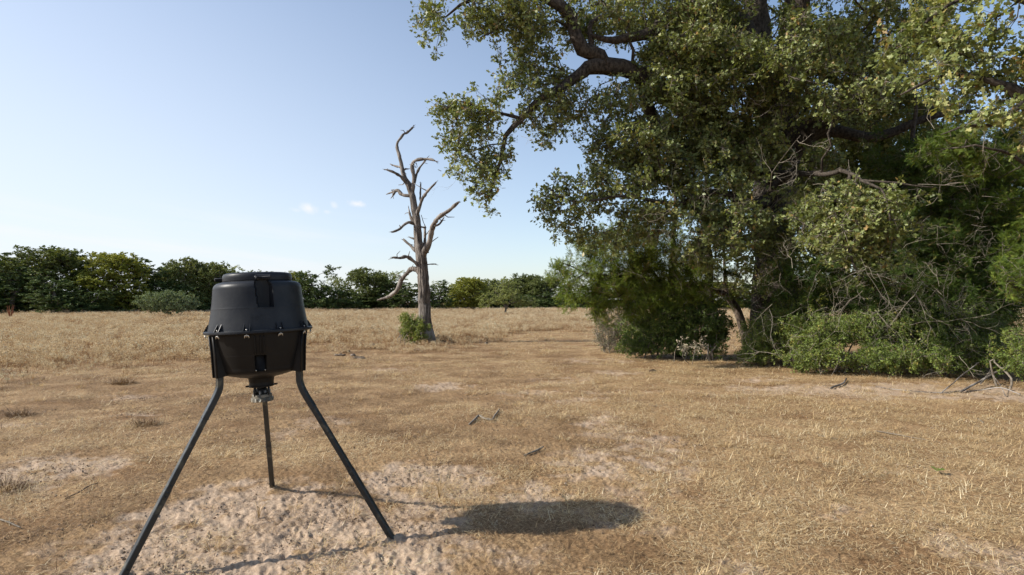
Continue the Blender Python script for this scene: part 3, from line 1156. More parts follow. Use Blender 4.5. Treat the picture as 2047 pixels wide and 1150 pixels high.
# trunk and big limbs as parts, before the fine branches grow
OAK_BLOBS = blob_px([
    (905, 35, 85, 45, 12.7, .7, 1.0), (985, 15, 75, 45, 12.8, .8, 1.1), (880, 80, 30, 22, 12.6, .3, 1.0), (955, 95, 45, 20, 12.6, .4, .9),
    (935, 225, 70, 44, 12.6, .7, 1.4), (1010, 205, 60, 48, 12.8, .6, 1.3), (930, 300, 56, 44, 12.5, .6, 1.5), (990, 300, 44, 52, 12.6, .5, 1.3), (905, 335, 30, 20, 12.4, .4, 1.3), (950, 355, 40, 22, 12.4, .4, 1.4), (985, 360, 26, 36, 12.4, .35, 1.5), (962, 408, 28, 28, 12.4, .3, 1.3), (885, 215, 22, 36, 12.5, .3, .8), (1050, 250, 28, 22, 12.7, .3, .9),
    (1050, 60, 75, 70, 12.9, .8, 1.2), (1085, 150, 60, 45, 13.3, .6, 1.3), (1170, 40, 90, 60, 13.6, 1.0, 1.1), (1100, 225, 48, 45, 13.1, .5, 1.2), (1160, 205, 60, 50, 13.3, .6, 1.2), (1110, 268, 36, 26, 12.9, .35, 1.4), (1090, 60, 60, 50, 13.6, .6, .9),
    (1040, 150, 30, 40, 12.8, .4, .6), (1240, 210, 60, 60, 13.4, .8, .9), (1290, 60, 90, 80, 14, 1.3, 1.0), (1390, 90, 100, 90, 14.2, 1.5, 1.1), (1340, 180, 90, 80, 13.6, 1.2, 1.0),
    (1260, 320, 90, 80, 13.3, 1.1, 1.1), (1205, 300, 45, 60, 13.2, .6, .9), (1200, 400, 90, 50, 13, .9, 1.1), (1115, 400, 48, 34, 12.6, .5, .9), (1150, 455, 60, 28, 12.9, .5, .8), (1330, 300, 100, 80, 13.8, 1.2, 1.1), (1320, 420, 90, 60, 13.2, .9, 1.0),
    (1450, 150, 120, 90, 13.6, 1.4, 1.0), (1580, 110, 120, 80, 12.0, .9, .75), (1700, 190, 100, 60, 11.7, .8, .6), (1520, -70, 200, 70, 12.0, 1.3, .5), (1780, -60, 160, 70, 11.6, 1.2, .5), (1400, 60, 90, 60, 12.4, .8, .6), (1480, 260, 130, 80, 13.8, 1.1, 1.0), (1440, 350, 110, 80, 13.6, 1.2, 1.1), (1460, 450, 90, 65, 13.2, .9, 1.0), (1410, 500, 80, 45, 13, .7, .7),  # nearer clumps here, some above the frame, added to shade the thicket's right side
    (1640, 60, 110, 70, 13.6, 1.3, 1.0), (1600, 170, 120, 60, 13.4, 1.0, 1.0), (1720, 110, 110, 70, 13, 1.2, 1.0), (1800, 40, 110, 60, 12.6, 1.2, 1.0), (1640, 320, 60, 40, 13.8, .7, .7), (1600, 400, 60, 55, 13.6, .7, .7),
    (1690, 400, 80, 38, 10.9, .6, 1.0), (1760, 420, 95, 45, 10.5, .7, 1.3), (1700, 470, 85, 50, 10.7, .6, 1.2), (1790, 470, 60, 40, 10.4, .5, 1.1), (1630, 450, 55, 50, 11.4, .6, .9), (1690, 530, 50, 30, 10.6, .35, .6), (1780, 520, 35, 35, 10.5, .35, .6),
    (1450, 60, 120, 80, 17, 1.2, .4), (1700, 210, 140, 90, 17, 1.5, .5), (1850, 170, 110, 90, 16, 1.5, .6), (1400, 220, 120, 90, 16.5, 1.2, .4), (1500, 560, 60, 40, 14.9, .4, .8), (1560, 520, 60, 60, 15, .4, .8), (1530, 440, 50, 60, 14.8, .4, 1.1), (1490, 500, 60, 50, 14.4, .4, .9), (1580, 500, 60, 60, 14.2, .5, .9), (1190, 470, 60, 30, 13.4, .6, .9), (1260, 470, 60, 40, 13.8, .6, .9), (1110, 360, 36, 24, 12.6, .35, 1.1), (1090, 400, 26, 30, 12.5, .35, 1.1), (1135, 440, 40, 22, 12.8, .4, 1.0), (1560, 330, 70, 50, 14.2, .5, .8), (1650, 200, 60, 40, 13.2, .5, .7),
    # above the frame: the rest of the crown that shades and is seen from elsewhere
    (1300, -120, 260, 120, 14.5, 2.6, .35), (1600, -150, 300, 130, 16, 3, .35), (1900, -130, 250, 120, 14, 2.6, .35), (1050, -90, 120, 60, 13, 1.2, .5), (1550, -330, 300, 120, 16.5, 3, .3),
])
ntrunk = tr.n
tg = blob_targets(OAK_BLOBS, .295, -.22, 1.5, 3, 12000)
tips = np.array(tr.grow(tg, .25, .28, .035, .02))
tr.radii(.0065, 2.35)
mbw = MB()
tr.mesh(mbw, 4, .10)
o = rel(mbw.build("trunk", M['oak_bark'], oak), oak)
clump_inst(oak, tr.p[tips], 34, .27, .092, 'oak', M['oak_leaf'], M['twig'], .44, .2, .0048, 7, .1, (0, 0, .6), .018, 12)
print("oak clumps", len(tips), "nodes", tr.n)


# ------------------------------------------------------------------ second oak, its trunk right of the frame
def px_tree(name, label, cat, base, limbs, blobs, leafmat, barkmat, kind, nleaf, crad, lsize, tint0=.45, tsd=.18, spacing=.42, thresh=-.3, twig=.004, ntw=5, droop=.1, alpha=.25, group=None, brown=.03, tip=.005, twigmat=None, nb=(0, 0, .6), trunkpart="trunk", step=.28, ridge=.08):
    t = thing(name, label, cat, tuple(base), group)
    tr = Tree(40000)
    for q, lm in enumerate(limbs):
        pts_, r_ = px_limb(lm) if len(lm[0]) == 4 and lm[0][3] > 1 else ([np.array(a[:3]) for a in lm], [a[3] for a in lm])
        tr.limb(pts_, r_, True if q else None, .22, .03, q + 40)
    tg = blob_targets(blobs, spacing, thresh, 1.1, 7, 4000)
    tips = np.array(tr.grow(tg, alpha, step, .03, .02))
    tr.radii(tip, 2.3)
    mw = MB()
    tr.mesh(mw, 4, ridge)
    rel(mw.build(trunkpart, barkmat, t), t)
    clump_inst(t, tr.p[tips], nleaf, crad, lsize, kind, leafmat, twigmat or M['twig'], tint0, tsd, twig, ntw, droop, nb, brown)
    return t


b2 = np.array([10.6, 8.6, 0.0])
px_tree("oak_tree", "nearer oak reaching in from the right edge with larger pale leaves", "tree", b2,
        [[(10.6, 8.6, 0, .32), (10.5, 8.6, 1.5, .27), (10.3, 8.5, 3.0, .25), (10.4, 8.6, 5, .2), (10.6, 8.8, 8, .1)],
         [(10.35, 8.5, 3.1, .16), tuple(P(2120, 260, 7.9)) + (.14,), tuple(P(2050, 200, 7.6)) + (.10,), tuple(P(1990, 168, 7.6)) + (.045,), tuple(P(1900, 150, 7.8)) + (.025,), tuple(P(1800, 190, 8)) + (.02,)],
         [(10.35, 8.5, 3.6, .12), tuple(P(2130, 60, 7.8)) + (.07,), tuple(P(2040, 0, 7.6)) + (.04,), tuple(P(1930, -10, 7.8)) + (.025,), tuple(P(1830, 60, 8.1)) + (.015,)],
         [tuple(P(2040, 205, 7.6)) + (.05,), tuple(P(1990, 250, 7.4)) + (.03,), tuple(P(1930, 250, 7.4)) + (.02,), tuple(P(1880, 270, 7.5)) + (.01,)]],
        blob_px([(1960, 40, 90, 50, 7.6, .8, 1.0), (1850, 90, 80, 60, 8.2, .7, .9), (1940, 130, 90, 45, 7.6, .6, 1.1), (1980, 220, 75, 35, 7.4, .5, 1.2), (2040, 120, 40, 90, 7.5, .6, 1.0), (1900, 190, 50, 25, 7.7, .4, .9), (2110, 150, 60, 140, 7.8, 1.0, .8), (2040, 265, 40, 30, 7.4, .4, .9), (1860, 10, 70, 30, 8.2, .5, .8), (2050, -120, 150, 90, 8.5, 1.2, .5), (2250, 100, 140, 200, 8.6, 1.4, .5)]),
        M['oak_leaf'], M['oak_bark'], 'oak', 34, .24, .09, .52, .2, .27, -.45, .004, 5, .1, .3, brown=.03)

# trees that close the thicket from behind
px_tree("oak_tree", "dense dark oak standing behind the huge oak at the back of the thicket", "tree", (13.5, 21, 0),
        [[(13.5, 21, 0, .35), (13.4, 21, 3, .3), (13.2, 21, 6, .22), (13.5, 21, 9, .1)]],
        [((12.5, 20, 5.5), (4.6, 2.4, 3.4), .55), ((17.5, 20, 4.5), (3.4, 2.4, 3.2), .55), ((9.0, 20.5, 6.5), (2.4, 1.8, 2.2), .45), ((13.0, 19, 2.8), (3.6, 1.6, 1.5), .45), ((20.5, 18, 3.2), (3.0, 3, 2.8), .5)],
        M['far_oak'], M['oak_bark'], 'oak_small', 60, .42, .14, .45, .2, .42, -.6, .006, 5, .1, .3)

# ------------------------------------------------------------------ junipers of the thicket
JB = []


def juniper(label, base, limbs, blobs, nleaf=60, size=.14, spacing=.27, thresh=-.4, tint0=.45, crad=.24, tsd=.17):
    return px_tree("juniper_tree", label, "tree", base, limbs, blobs, M['juniper_leaf'], M['oak_bark'], 'plume', nleaf, crad, size, tint0, tsd, spacing, thresh, .0035, 4, -.15, .2, brown=.04, twigmat=M['twig'], nb=(0, 0, .2))


def wl_(px, py, d, r):
    return tuple(P(px, py, d)) + (r,)


b = G(1330, 700)
juniper("leafy juniper at the left corner of the thicket, its feathery boughs reaching over the field", (4.6, 15.6, 0),
        [[(4.6, 15.6, 0, .13), (4.5, 15.6, 1.2, .11), (4.4, 15.6, 2.4, .09), (4.5, 15.6, 4.2, .05), (4.6, 15.6, 5.6, .02)],
         [(4.5, 15.6, 1.0, .07), wl_(1300, 560, 15.2, .055), wl_(1230, 555, 14.8, .04), wl_(1170, 545, 14.6, .02), wl_(1120, 525, 14.5, .01)],
         [(4.5, 15.6, 1.6, .06), wl_(1260, 500, 15, .04), wl_(1190, 480, 14.8, .02)]],
        blob_px([(1150, 535, 50, 34, 14.6, .5, 1.3), (1130, 560, 40, 26, 14.5, .4, 1.2), (1190, 500, 50, 34, 14.8, .5, 1.2), (1280, 540, 70, 50, 15, .6, 1.1), (1160, 610, 36, 18, 14.6, .35, 1.2), (1125, 500, 22, 10, 14.5, .2, 3), (1108, 512, 16, 7, 14.4, .15, 4), (1112, 540, 22, 8, 14.4, .2, 3), (1170, 590, 60, 30, 14.7, .5, 1.3), (1230, 560, 70, 50, 14.9, .7, 1.3), (1200, 625, 50, 20, 14.7, .4, 1.2), (1290, 620, 60, 22, 14.9, .4, 1.1), (1380, 570, 60, 40, 14.8, .5, 1.0), (1240, 500, 80, 45, 15, .7, 1.2), (1300, 590, 70, 35, 15, .6, 1.0), (1340, 540, 80, 60, 15.4, .8, 1.0), (1330, 460, 80, 50, 15.4, .8, .6), (1200, 620, 24, 14, 14.8, .3, .8), (1400, 600, 60, 26, 15, .5, .8)]), tint0=.66, size=.12)  # lighter leaf tint stands in for sun on the boughs
juniper("dark green juniper climbing into the crown left of the oak trunk", (6.0, 17.0, 0),
        [[(6.0, 17.0, 0, .14), (5.9, 17, 2.5, .11), (5.7, 16.6, 5, .07), (5.6, 16.2, 8, .02)]],
        blob_px([(1370, 290, 60, 50, 14.8, .7, .7), (1400, 240, 60, 40, 15, .7, .6), (1420, 330, 60, 45, 15.2, .7, .6), (1380, 400, 70, 45, 15.6, .8, .6), (1440, 520, 90, 50, 15.8, .9, .5), (1450, 440, 70, 50, 16, .8, .5)]), tint0=.2)
juniper("broad juniper tinted dark for the shade right of the oak trunk", (9.6, 13.6, 0),
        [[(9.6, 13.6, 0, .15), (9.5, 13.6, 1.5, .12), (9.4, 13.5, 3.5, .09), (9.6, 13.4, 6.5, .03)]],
        blob_px([(1650, 560, 130, 60, 13.0, .9, .75), (1800, 580, 150, 60, 12.8, 1.0, .8), (1950, 560, 130, 80, 12.8, 1.0, .8), (1850, 460, 120, 70, 12.8, .9, .7), (1980, 430, 110, 90, 12.6, 1.0, .8), (1900, 330, 110, 60, 12.8, 1.0, .8), (2030, 320, 90, 90, 12.4, 1.0, .8), (1760, 320, 70, 40, 13.6, .8, .5), (2000, 640, 100, 50, 12.6, .7, .6), (1560, 590, 70, 50, 14.3, .7, .6)]), tint0=.10, spacing=.30, nleaf=60)  # darker leaf tint paints in the shade of the oak crown
juniper("bright green juniper boughs hanging at the right edge of the photo", (10.1, 9.6, 0),
        [[(10.1, 9.6, 0, .12), (10.0, 9.6, 1.4, .1), (9.9, 9.6, 3, .06), (10, 9.6, 5, .02)],
         [(10.0, 9.6, 1.2, .05), wl_(2060, 590, 8.9, .03), wl_(2010, 560, 8.6, .015)],
         [(9.95, 9.6, 2.6, .05), wl_(2050, 330, 9.2, .03), wl_(1950, 290, 9.2, .015)]],
        blob_px([(2000, 560, 45, 30, 8.7, .35, 1.2), (2045, 580, 40, 40, 8.8, .4, 1.1), (2040, 530, 40, 25, 8.9, .35, .9), (1935, 285, 60, 35, 9.6, .5, 1.0), (1870, 290, 45, 35, 9.8, .4, .8), (2000, 330, 60, 35, 9.6, .5, .8), (1920, 350, 50, 30, 9.8, .4, .6), (2090, 450, 60, 120, 9.3, .7, .8)]), tint0=.42, size=.11, spacing=.22)

# ------------------------------------------------------------------ leaning small trunk, bushes of the thicket edge
lt = np.array([P(1482, 690, 16.6)[0], 16.6, 0])
px_tree("small_tree", "small tree with a bare leaning trunk in the gap of the thicket", "tree", lt,
        [[wl_(1497, 706, 16.6, .15), wl_(1486, 655, 16.6, .125), wl_(1470, 612, 16.6, .11), wl_(1456, 585, 16.5, .09), wl_(1448, 540, 16.4, .045), wl_(1445, 450, 16.3, .02)],
         [wl_(1455, 592, 16.6, .09), wl_(1425, 578, 16.4, .06), wl_(1390, 570, 16.2, .04), wl_(1340, 560, 16, .015)],
         [wl_(1456, 588, 16.6, .04), wl_(1480, 550, 16.6, .025), wl_(1500, 500, 16.6, .012)]],
        blob_px([(1400, 530, 70, 35, 16.2, .7, .6), (1460, 480, 60, 50, 16.4, .7, .6), (1500, 540, 40, 40, 16.6, .5, .4), (1340, 550, 50, 25, 16, .4, .4), (1480, 500, 50, 60, 15.8, .5, .7)]),
        M['yaupon_leaf'], M['small_bark'], 'oval', 50, .3, .07, .4, .18, .36, -.2, .005, 6, .0, .3)


def bush(label, blobs, leafmat=None, kind='oval', n=80, size=.045, spacing=.185, tint0=.45, crad=.17, thresh=-.7, name="yaupon_bush", cat="bush", tsd=.18, twig=.003, ntw=5, brown=.02, group=None, twigmat=None, stem=.02, nstem=6, droop=-.1, tip=.0035):
    bl = blob_px(blobs) if len(blobs[0]) == 7 else blobs
    c = np.mean([b_[0] for b_ in bl], axis=0)
    base = np.array([c[0], c[1], 0.0])
    t = thing(name, label, cat, tuple(base), group)
    tr = Tree(20000)
    xs = [b_[0][0] for b_ in bl]
    for s_ in range(nstem):
        q = base + np.array([rng.uniform(min(xs) - .2, max(xs) + .2) - base[0], rng.uniform(-.35, .35), 0])
        tr.limb([q, q + np.array([rng.normal(0, .06), rng.normal(0, .06), .2]), q + np.array([rng.normal(0, .15), rng.normal(0, .15), .45])], [stem, stem * .9, stem * .7], None, .12, .01, s_)
    tg = blob_targets(bl, spacing, thresh + .12, 2.0, 9, 3200)
    tg = tg[tg[:, 2] > .05]
    tips = np.array(tr.grow(tg, .25, .2, .02, .0))
    tr.radii(tip, 2.4)
    mw = MB()
    tr.mesh(mw, 4, 0)
    rel(mw.build("stems", twigmat or M['twig'], t, stuff=True), t)
    clump_inst(t, tr.p[tips], n, crad, size, kind, leafmat or M['yaupon_leaf'], twigmat or M['twig'], tint0, tsd, twig, ntw, droop, (0, 0, .7), brown, crown="foliage")
    return t


bush("grey twiggy half bare bush at the left end of the thicket", [(1215, 665, 30, 34, 17.0, .5, 1.0), (1240, 640, 36, 26, 17.2, .5, .8), (1225, 695, 30, 14, 16.8, .4, .9)], M['brush'], n=26, size=.045, spacing=.18, twig=.0045, ntw=12, crad=.26, tint0=.5)
bush("dark green bush under the juniper left of the pale weed plant", [(1290, 660, 50, 45, 15.6, .7, 1.0), (1340, 650, 50, 50, 15.2, .7, 1.0), (1270, 695, 40, 18, 15.2, .5, 1.0), (1310, 700, 40, 14, 15.0, .4, .9)], tint0=.35, size=.055)
bush("very dark shaded bush filling the gap beside the leaning trunk", [(1400, 650, 48, 50, 15.0, .7, 1.0), (1436, 662, 26, 46, 14.9, .5, 1.0), (1370, 690, 50, 24, 14.8, .5, 1.0), (1425, 700, 30, 16, 14.6, .4, .9)], tint0=.15, size=.055)  # low leaf tint puts the shade into the colour
bush("low bright green bush right of the leaning trunk", [(1530, 680, 52, 44, 13.6, .6, 1.2), (1590, 640, 60, 40, 13.8, .6, 1.1), (1505, 715, 30, 16, 13.4, .4, 1.2), (1510, 712, 36, 16, 13.2, .4, 1.1), (1560, 660, 40, 34, 14, .6, .9)], tint0=.6)
bush("dense leafy green bush at the middle of the thicket edge", [(1630, 675, 60, 52, 12.4, .7, 1.1), (1600, 715, 50, 26, 12.2, .5, 1.1), (1680, 710, 55, 30, 11.9, .6, 1.1), (1670, 660, 50, 34, 12.6, .6, .9)], tint0=.6)
bush("green bush spreading low below the dark juniper", [(1770, 715, 60, 30, 11.6, .6, 1.1), (1730, 665, 70, 46, 12.3, .7, 1.2), (1840, 720, 60, 26, 11.3, .6, 1.0), (1830, 665, 60, 44, 12, .7, .9)], tint0=.5)
bush("sparse dark green bush between thicket edge and right border", [(1900, 700, 55, 40, 11.4, .7, 1.2), (1955, 712, 45, 34, 11.2, .5, 1.2), (1930, 650, 75, 48, 12, .7, 1.2), (1860, 640, 60, 40, 12.2, .6, 1.0)], tint0=.35)
bush("leafy green bush cut off by the right edge of the photo", [(2030, 700, 40, 34, 9.9, .5, 1.0), (2075, 690, 50, 60, 10, .6, .9), (2040, 735, 36, 18, 9.7, .4, .9)], tint0=.5)
bush("shaded undergrowth bush behind the bright green ones", [(1620, 620, 80, 40, 15.2, .8, .8), (1740, 620, 90, 40, 14.8, .9, .8), (1880, 620, 90, 40, 14.6, .9, .7), (1990, 610, 80, 50, 14, .9, .7)], tint0=.2, size=.06, spacing=.24, crad=.25)  # leaf colour lowered to carry the shade under the trees


def bare_twigs(parent, regions, name="bare_twigs", mat=None):
    mb = MB()
    for px, py, rx, ry, d0, n_ in regions:
        for _ in range(int(n_ * .75)):
            p0 = P(px + rng.normal(0, rx), py + rng.normal(0, ry), d0 + rng.normal(0, .35))
            d = rand_unit(1, (0, -.3, -.1))[0]
            ln = rng.uniform(.35, 1.3)

            def walk(p, d, ln, r0, depth):
                m_ = 6
                pts = [p]
                for q in range(m_):
                    d = d + rng.normal(0, .28, 3)
                    d /= np.linalg.norm(d)
                    pts.append(pts[-1] + d * ln / m_)
                if min(a[2] for a in pts) < .02:
                    return
                mb.tube(pts, np.linspace(r0, r0 * .35, m_ + 1), 3, cap=False)
                if depth:
                    for _k in range(3):
                        q = rng.integers(1, m_)
                        walk(pts[q], d + rand_unit(1)[0] * .8, ln * .5, r0 * .6, depth - 1)
            walk(p0, d, ln, rng.uniform(.0025, .0058), 2)
    o = mb.build(name, mat or M['pale_twig'], parent, stuff=True)
    return rel(o, parent)


M['pale_twig'] = bark_mat('pale_twig', (.20, .17, .13), (.40, .35, .28), 30, .5, .3)
bare_twigs(oak, [(1460, 555, 60, 30, 14.0, 26), (1600, 490, 70, 40, 12.4, 16), (1730, 545, 60, 30, 10.6, 18), (1650, 350, 60, 30, 11.8, 12), (1840, 375, 50, 20, 11, 8), (1350, 430, 80, 40, 12.8, 12), (1500, 200, 160, 80, 12.8, 24), (1760, 150, 120, 60, 12.2, 18), (1120, 210, 50, 40, 12.8, 10), (960, 290, 30, 40, 12.4, 8)])
jt = bpy.data.objects["juniper_tree.002"]
bare_twigs(jt, [(1700, 600, 90, 30, 12.0, 26), (1850, 560, 80, 60, 12, 24), (1950, 600, 50, 40, 11.6, 14), (1880, 680, 60, 40, 10.9, 18), (1650, 690, 80, 30, 11.9, 14), (1960, 240, 50, 30, 8.6, 10), (1950, 420, 60, 60, 11.4, 16)])
bush("pale silvery weed plant standing in front of the dark bush", [(1368, 694, 13, 20, 13.9, .12, 1.3), (1402, 692, 16, 20, 13.9, .12, 1.3), (1385, 700, 20, 12, 13.9, .15, 1.0)], M['weed'], n=12, size=.042, spacing=.14, crad=.10, tint0=.92, name="weed_plant", cat="weed", nstem=4, stem=.008, brown=.0, tsd=.05, thresh=-1)
bush("bright green leafy shrub growing against the foot of the dead tree", [(824, 656, 28, 28, 20.4, .4, 1.4), (842, 664, 18, 22, 20.2, .3, 1.4), (812, 640, 18, 16, 20.5, .25, 1.3)], n=80, size=.055, spacing=.2, crad=.17, tint0=.72, name="shrub", cat="shrub")
for q, (px, py, rx, ry, dp, n_, lab) in enumerate((
        (1640, 748, 8, 10, 11.7, 10, "small pale weed at the edge of bare sand under the green bush"),
        (1262, 702, 8, 8, 15.9, 10, "little pale weed near the foot of the left thicket end"),
        (1480, 722, 9, 8, 13.7, 12, "small grey weed beside the low bright green bush"))):
    bush(lab, [(px, py - 6, rx, ry, dp, .08, 2.0)], M['weed'], n=n_, size=.035, spacing=.12, crad=.08, tint0=.85, name="weed_plant", cat="weed", nstem=3, stem=.005, brown=0, tsd=.05, thresh=-1)

# ------------------------------------------------------------------ dead tree
DD = 21.0
db = np.array([P(853, 640, DD)[0], DD, 0.0])
dead = thing("dead_tree", "tall bare dead tree with broken crooked branches in the field", "tree", tuple(db))


def dead_limb(lst, name, ridge=.16, seed=0, k=14, dz=0.0, wob=.03, step=.09):
    n = len(lst)
    pts = [P(a, b, DD + dz * i_ / max(1, n - 1)) for i_, (a, b, w) in enumerate(lst)]
    pts[0][1] = DD
    rr = [w * (.82 if name == 'trunk' else .78) / 2 / F * DD for a, b, w in lst]
    path, r2 = smooth_path(pts, step, rr, wob, seed)
    s = np.arange(len(r2))
    r2 = r2 * (1 + (.05 if name == 'trunk' else .24) * vnoise(np.stack([s * .55 + seed * 7, s * 0, s * 0], 1), 31))
    mb = MB()
    mb.tube(path, r2, k, ridge=ridge, seed=seed)
    if name == 'branch' and lst[-1][2] > 2.5:      # splintered end and a few broken twigs
        d_ = path[-1] - path[-3]
        d_ /= np.linalg.norm(d_)
        for _ in range(4):
            e_ = path[-1] + rand_unit(1)[0] * r2[-1] * .5
            dd_ = d_ + rng.normal(0, .28, 3)
            ln_ = rng.uniform(.05, .16)
            mb.tube([e_ - d_ * .05, e_ + dd_ * ln_ * .5, e_ + dd_ * ln_], [r2[-1] * .55, r2[-1] * .35, .002], 5)
    if name == 'branch' and len(path) > 8:
        for _ in range(max(1, len(path) // 9)):
            i_ = rng.integers(3, len(path) - 1)
            dd_ = rand_unit(1, (0, 0, .3))[0]
            ln_ = rng.uniform(.08, .30) + r2[i_]
            w_ = min(r2[i_] * .45, .022)
            mb.tube([path[i_], path[i_] + dd_ * ln_ * .6, path[i_] + (dd_ + rng.normal(0, .35, 3)) * ln_], [w_, w_ * .8, w_ * .4], 5)
    if name == 'trunk':      # deep grooves along the grain
        V = mb.V[0]
        m_ = len(path)
        ring = V[:m_ * k].reshape(m_, k, 3).copy()
        cen = path[:, None, :]
        a_ = np.linspace(0, 2 * math.pi, k, endpoint=False)
        hh = np.arange(m_) * step
        A_, H_ = np.meshgrid(a_, hh)
        q_ = np.stack([np.cos(A_).ravel() * 5.5 + H_.ravel() * .12, np.sin(A_).ravel() * 5.5, H_.ravel() * .8], 1)
        g_ = np.abs(vnoise(q_, 44)).reshape(m_, k)
        ring = cen + (ring - cen) * (1 - .22 * np.clip(.35 - g_, 0, 1)[:, :, None] / .35)
        V[:m_ * k] = ring.reshape(-1, 3)
    return rel(mb.build(name, M['dead_wood'], dead), dead)


dead_limb([(853, 692, 50), (853, 684, 42), (852, 664, 36), (850, 621, 31), (847, 580, 28), (845, 545, 28), (841, 515, 27), (837, 490, 23), (834, 447, 19), (829, 417, 18), (824, 391, 16), (818, 373, 15), (809, 356, 12), (803, 334, 10), (798, 312, 8)], "trunk", .07, 1, 44, 0, .02, .06)
for q, (lst, dz) in enumerate([
    ([(800, 318, 9), (794, 291, 7), (802, 276, 7), (808, 268, 6), (813, 266, 8), (824, 256, 5)], .3),
    ([(824, 385, 13), (827, 356, 10), (824, 330, 9), (834, 320, 8), (859, 319, 7), (870, 322, 4)], -.4),
    ([(827, 365, 9), (831, 352, 7), (837, 339, 6), (850, 321, 5)], .4),
    ([(816, 372, 11), (806, 358, 9), (798, 351, 7), (784, 343, 7), (771, 339, 3)], -.5),
    ([(820, 392, 9), (803, 389, 8), (796, 381, 9), (790, 382, 8), (777, 387, 5)], .5),
    ([(790, 383, 7), (786, 389, 6), (784, 394, 3)], 0),
    ([(832, 432, 14), (836, 421, 10), (844, 400, 9), (855, 382, 8), (870, 367, 5)], -.5),
    ([(841, 402, 6), (840, 388, 5), (841, 369, 4)], .2),
    ([(829, 446, 9), (822, 436, 8), (817, 417, 3)], .2),
    ([(832, 449, 7), (818, 445, 7), (807, 450, 7), (796, 459, 7), (785, 464, 4)], -.6),
    ([(835, 506, 9), (824, 494, 8), (807, 479, 5)], .5),
    ([(839, 534, 11), (829, 524, 9), (813, 514, 9), (800, 516, 7), (785, 515, 5)], -.6),
    ([(840, 545, 16), (829, 538, 14), (820, 539, 12), (805, 556, 12), (796, 578, 10), (790, 585, 11), (777, 593, 8), (759, 599, 5)], .8),
    ([(842, 522, 20), (849, 504, 16), (858, 485, 14), (862, 465, 13), (866, 452, 12), (870, 445, 10), (879, 434, 11), (898, 421, 9), (909, 411, 9), (916, 405, 6)], -.9),
    ([(870, 452, 6), (878, 449, 5), (884, 441, 4)], 0),
    ([(845, 500, 9), (850, 485, 8), (850, 468, 8), (849, 454, 6)], .5),
    ([(850, 456, 4), (843, 454, 5), (838, 455, 3)], 0),
    ([(850, 530, 5), (858, 529, 3), (870, 528, 3)], .3),
    ([(860, 486, 2.5), (868, 480, 2), (876, 474, 1.5)], 0),
    ([(852, 456, 2), (846, 444, 2), (842, 430, 1.5)], 0),
    ([(804, 335, 5), (794, 333, 5), (783, 330, 4)], .3),
    ([(806, 342, 5), (811, 338, 4), (815, 338, 3)], 0),
    ([(829, 478, 5), (824, 476, 4), (820, 475, 3)], .1),
]):
    dead_limb(lst, "branch", .13, q + 3, 9, dz, .015, .06)
for q, (dx, dy) in enumerate(((-.55, -.1), (-.28, -.4), (.12, -.45), (.5, -.2), (.3, .3), (-.35, .3))):
    mb = MB()
    pth, rr = smooth_path([(0, 0, .55), (dx * .35, dy * .35, .25), (dx * .7, dy * .7, .03), (dx * 1.1, dy * 1.1, -.04)], .07, [.2, .15, .09, .04], .02, q)
    mb.tube(pth, rr, 10, ridge=.2, seed=q)
    mb.build("root", M['dead_wood'], dead)

# ------------------------------------------------------------------ far trees
PROTO = {}


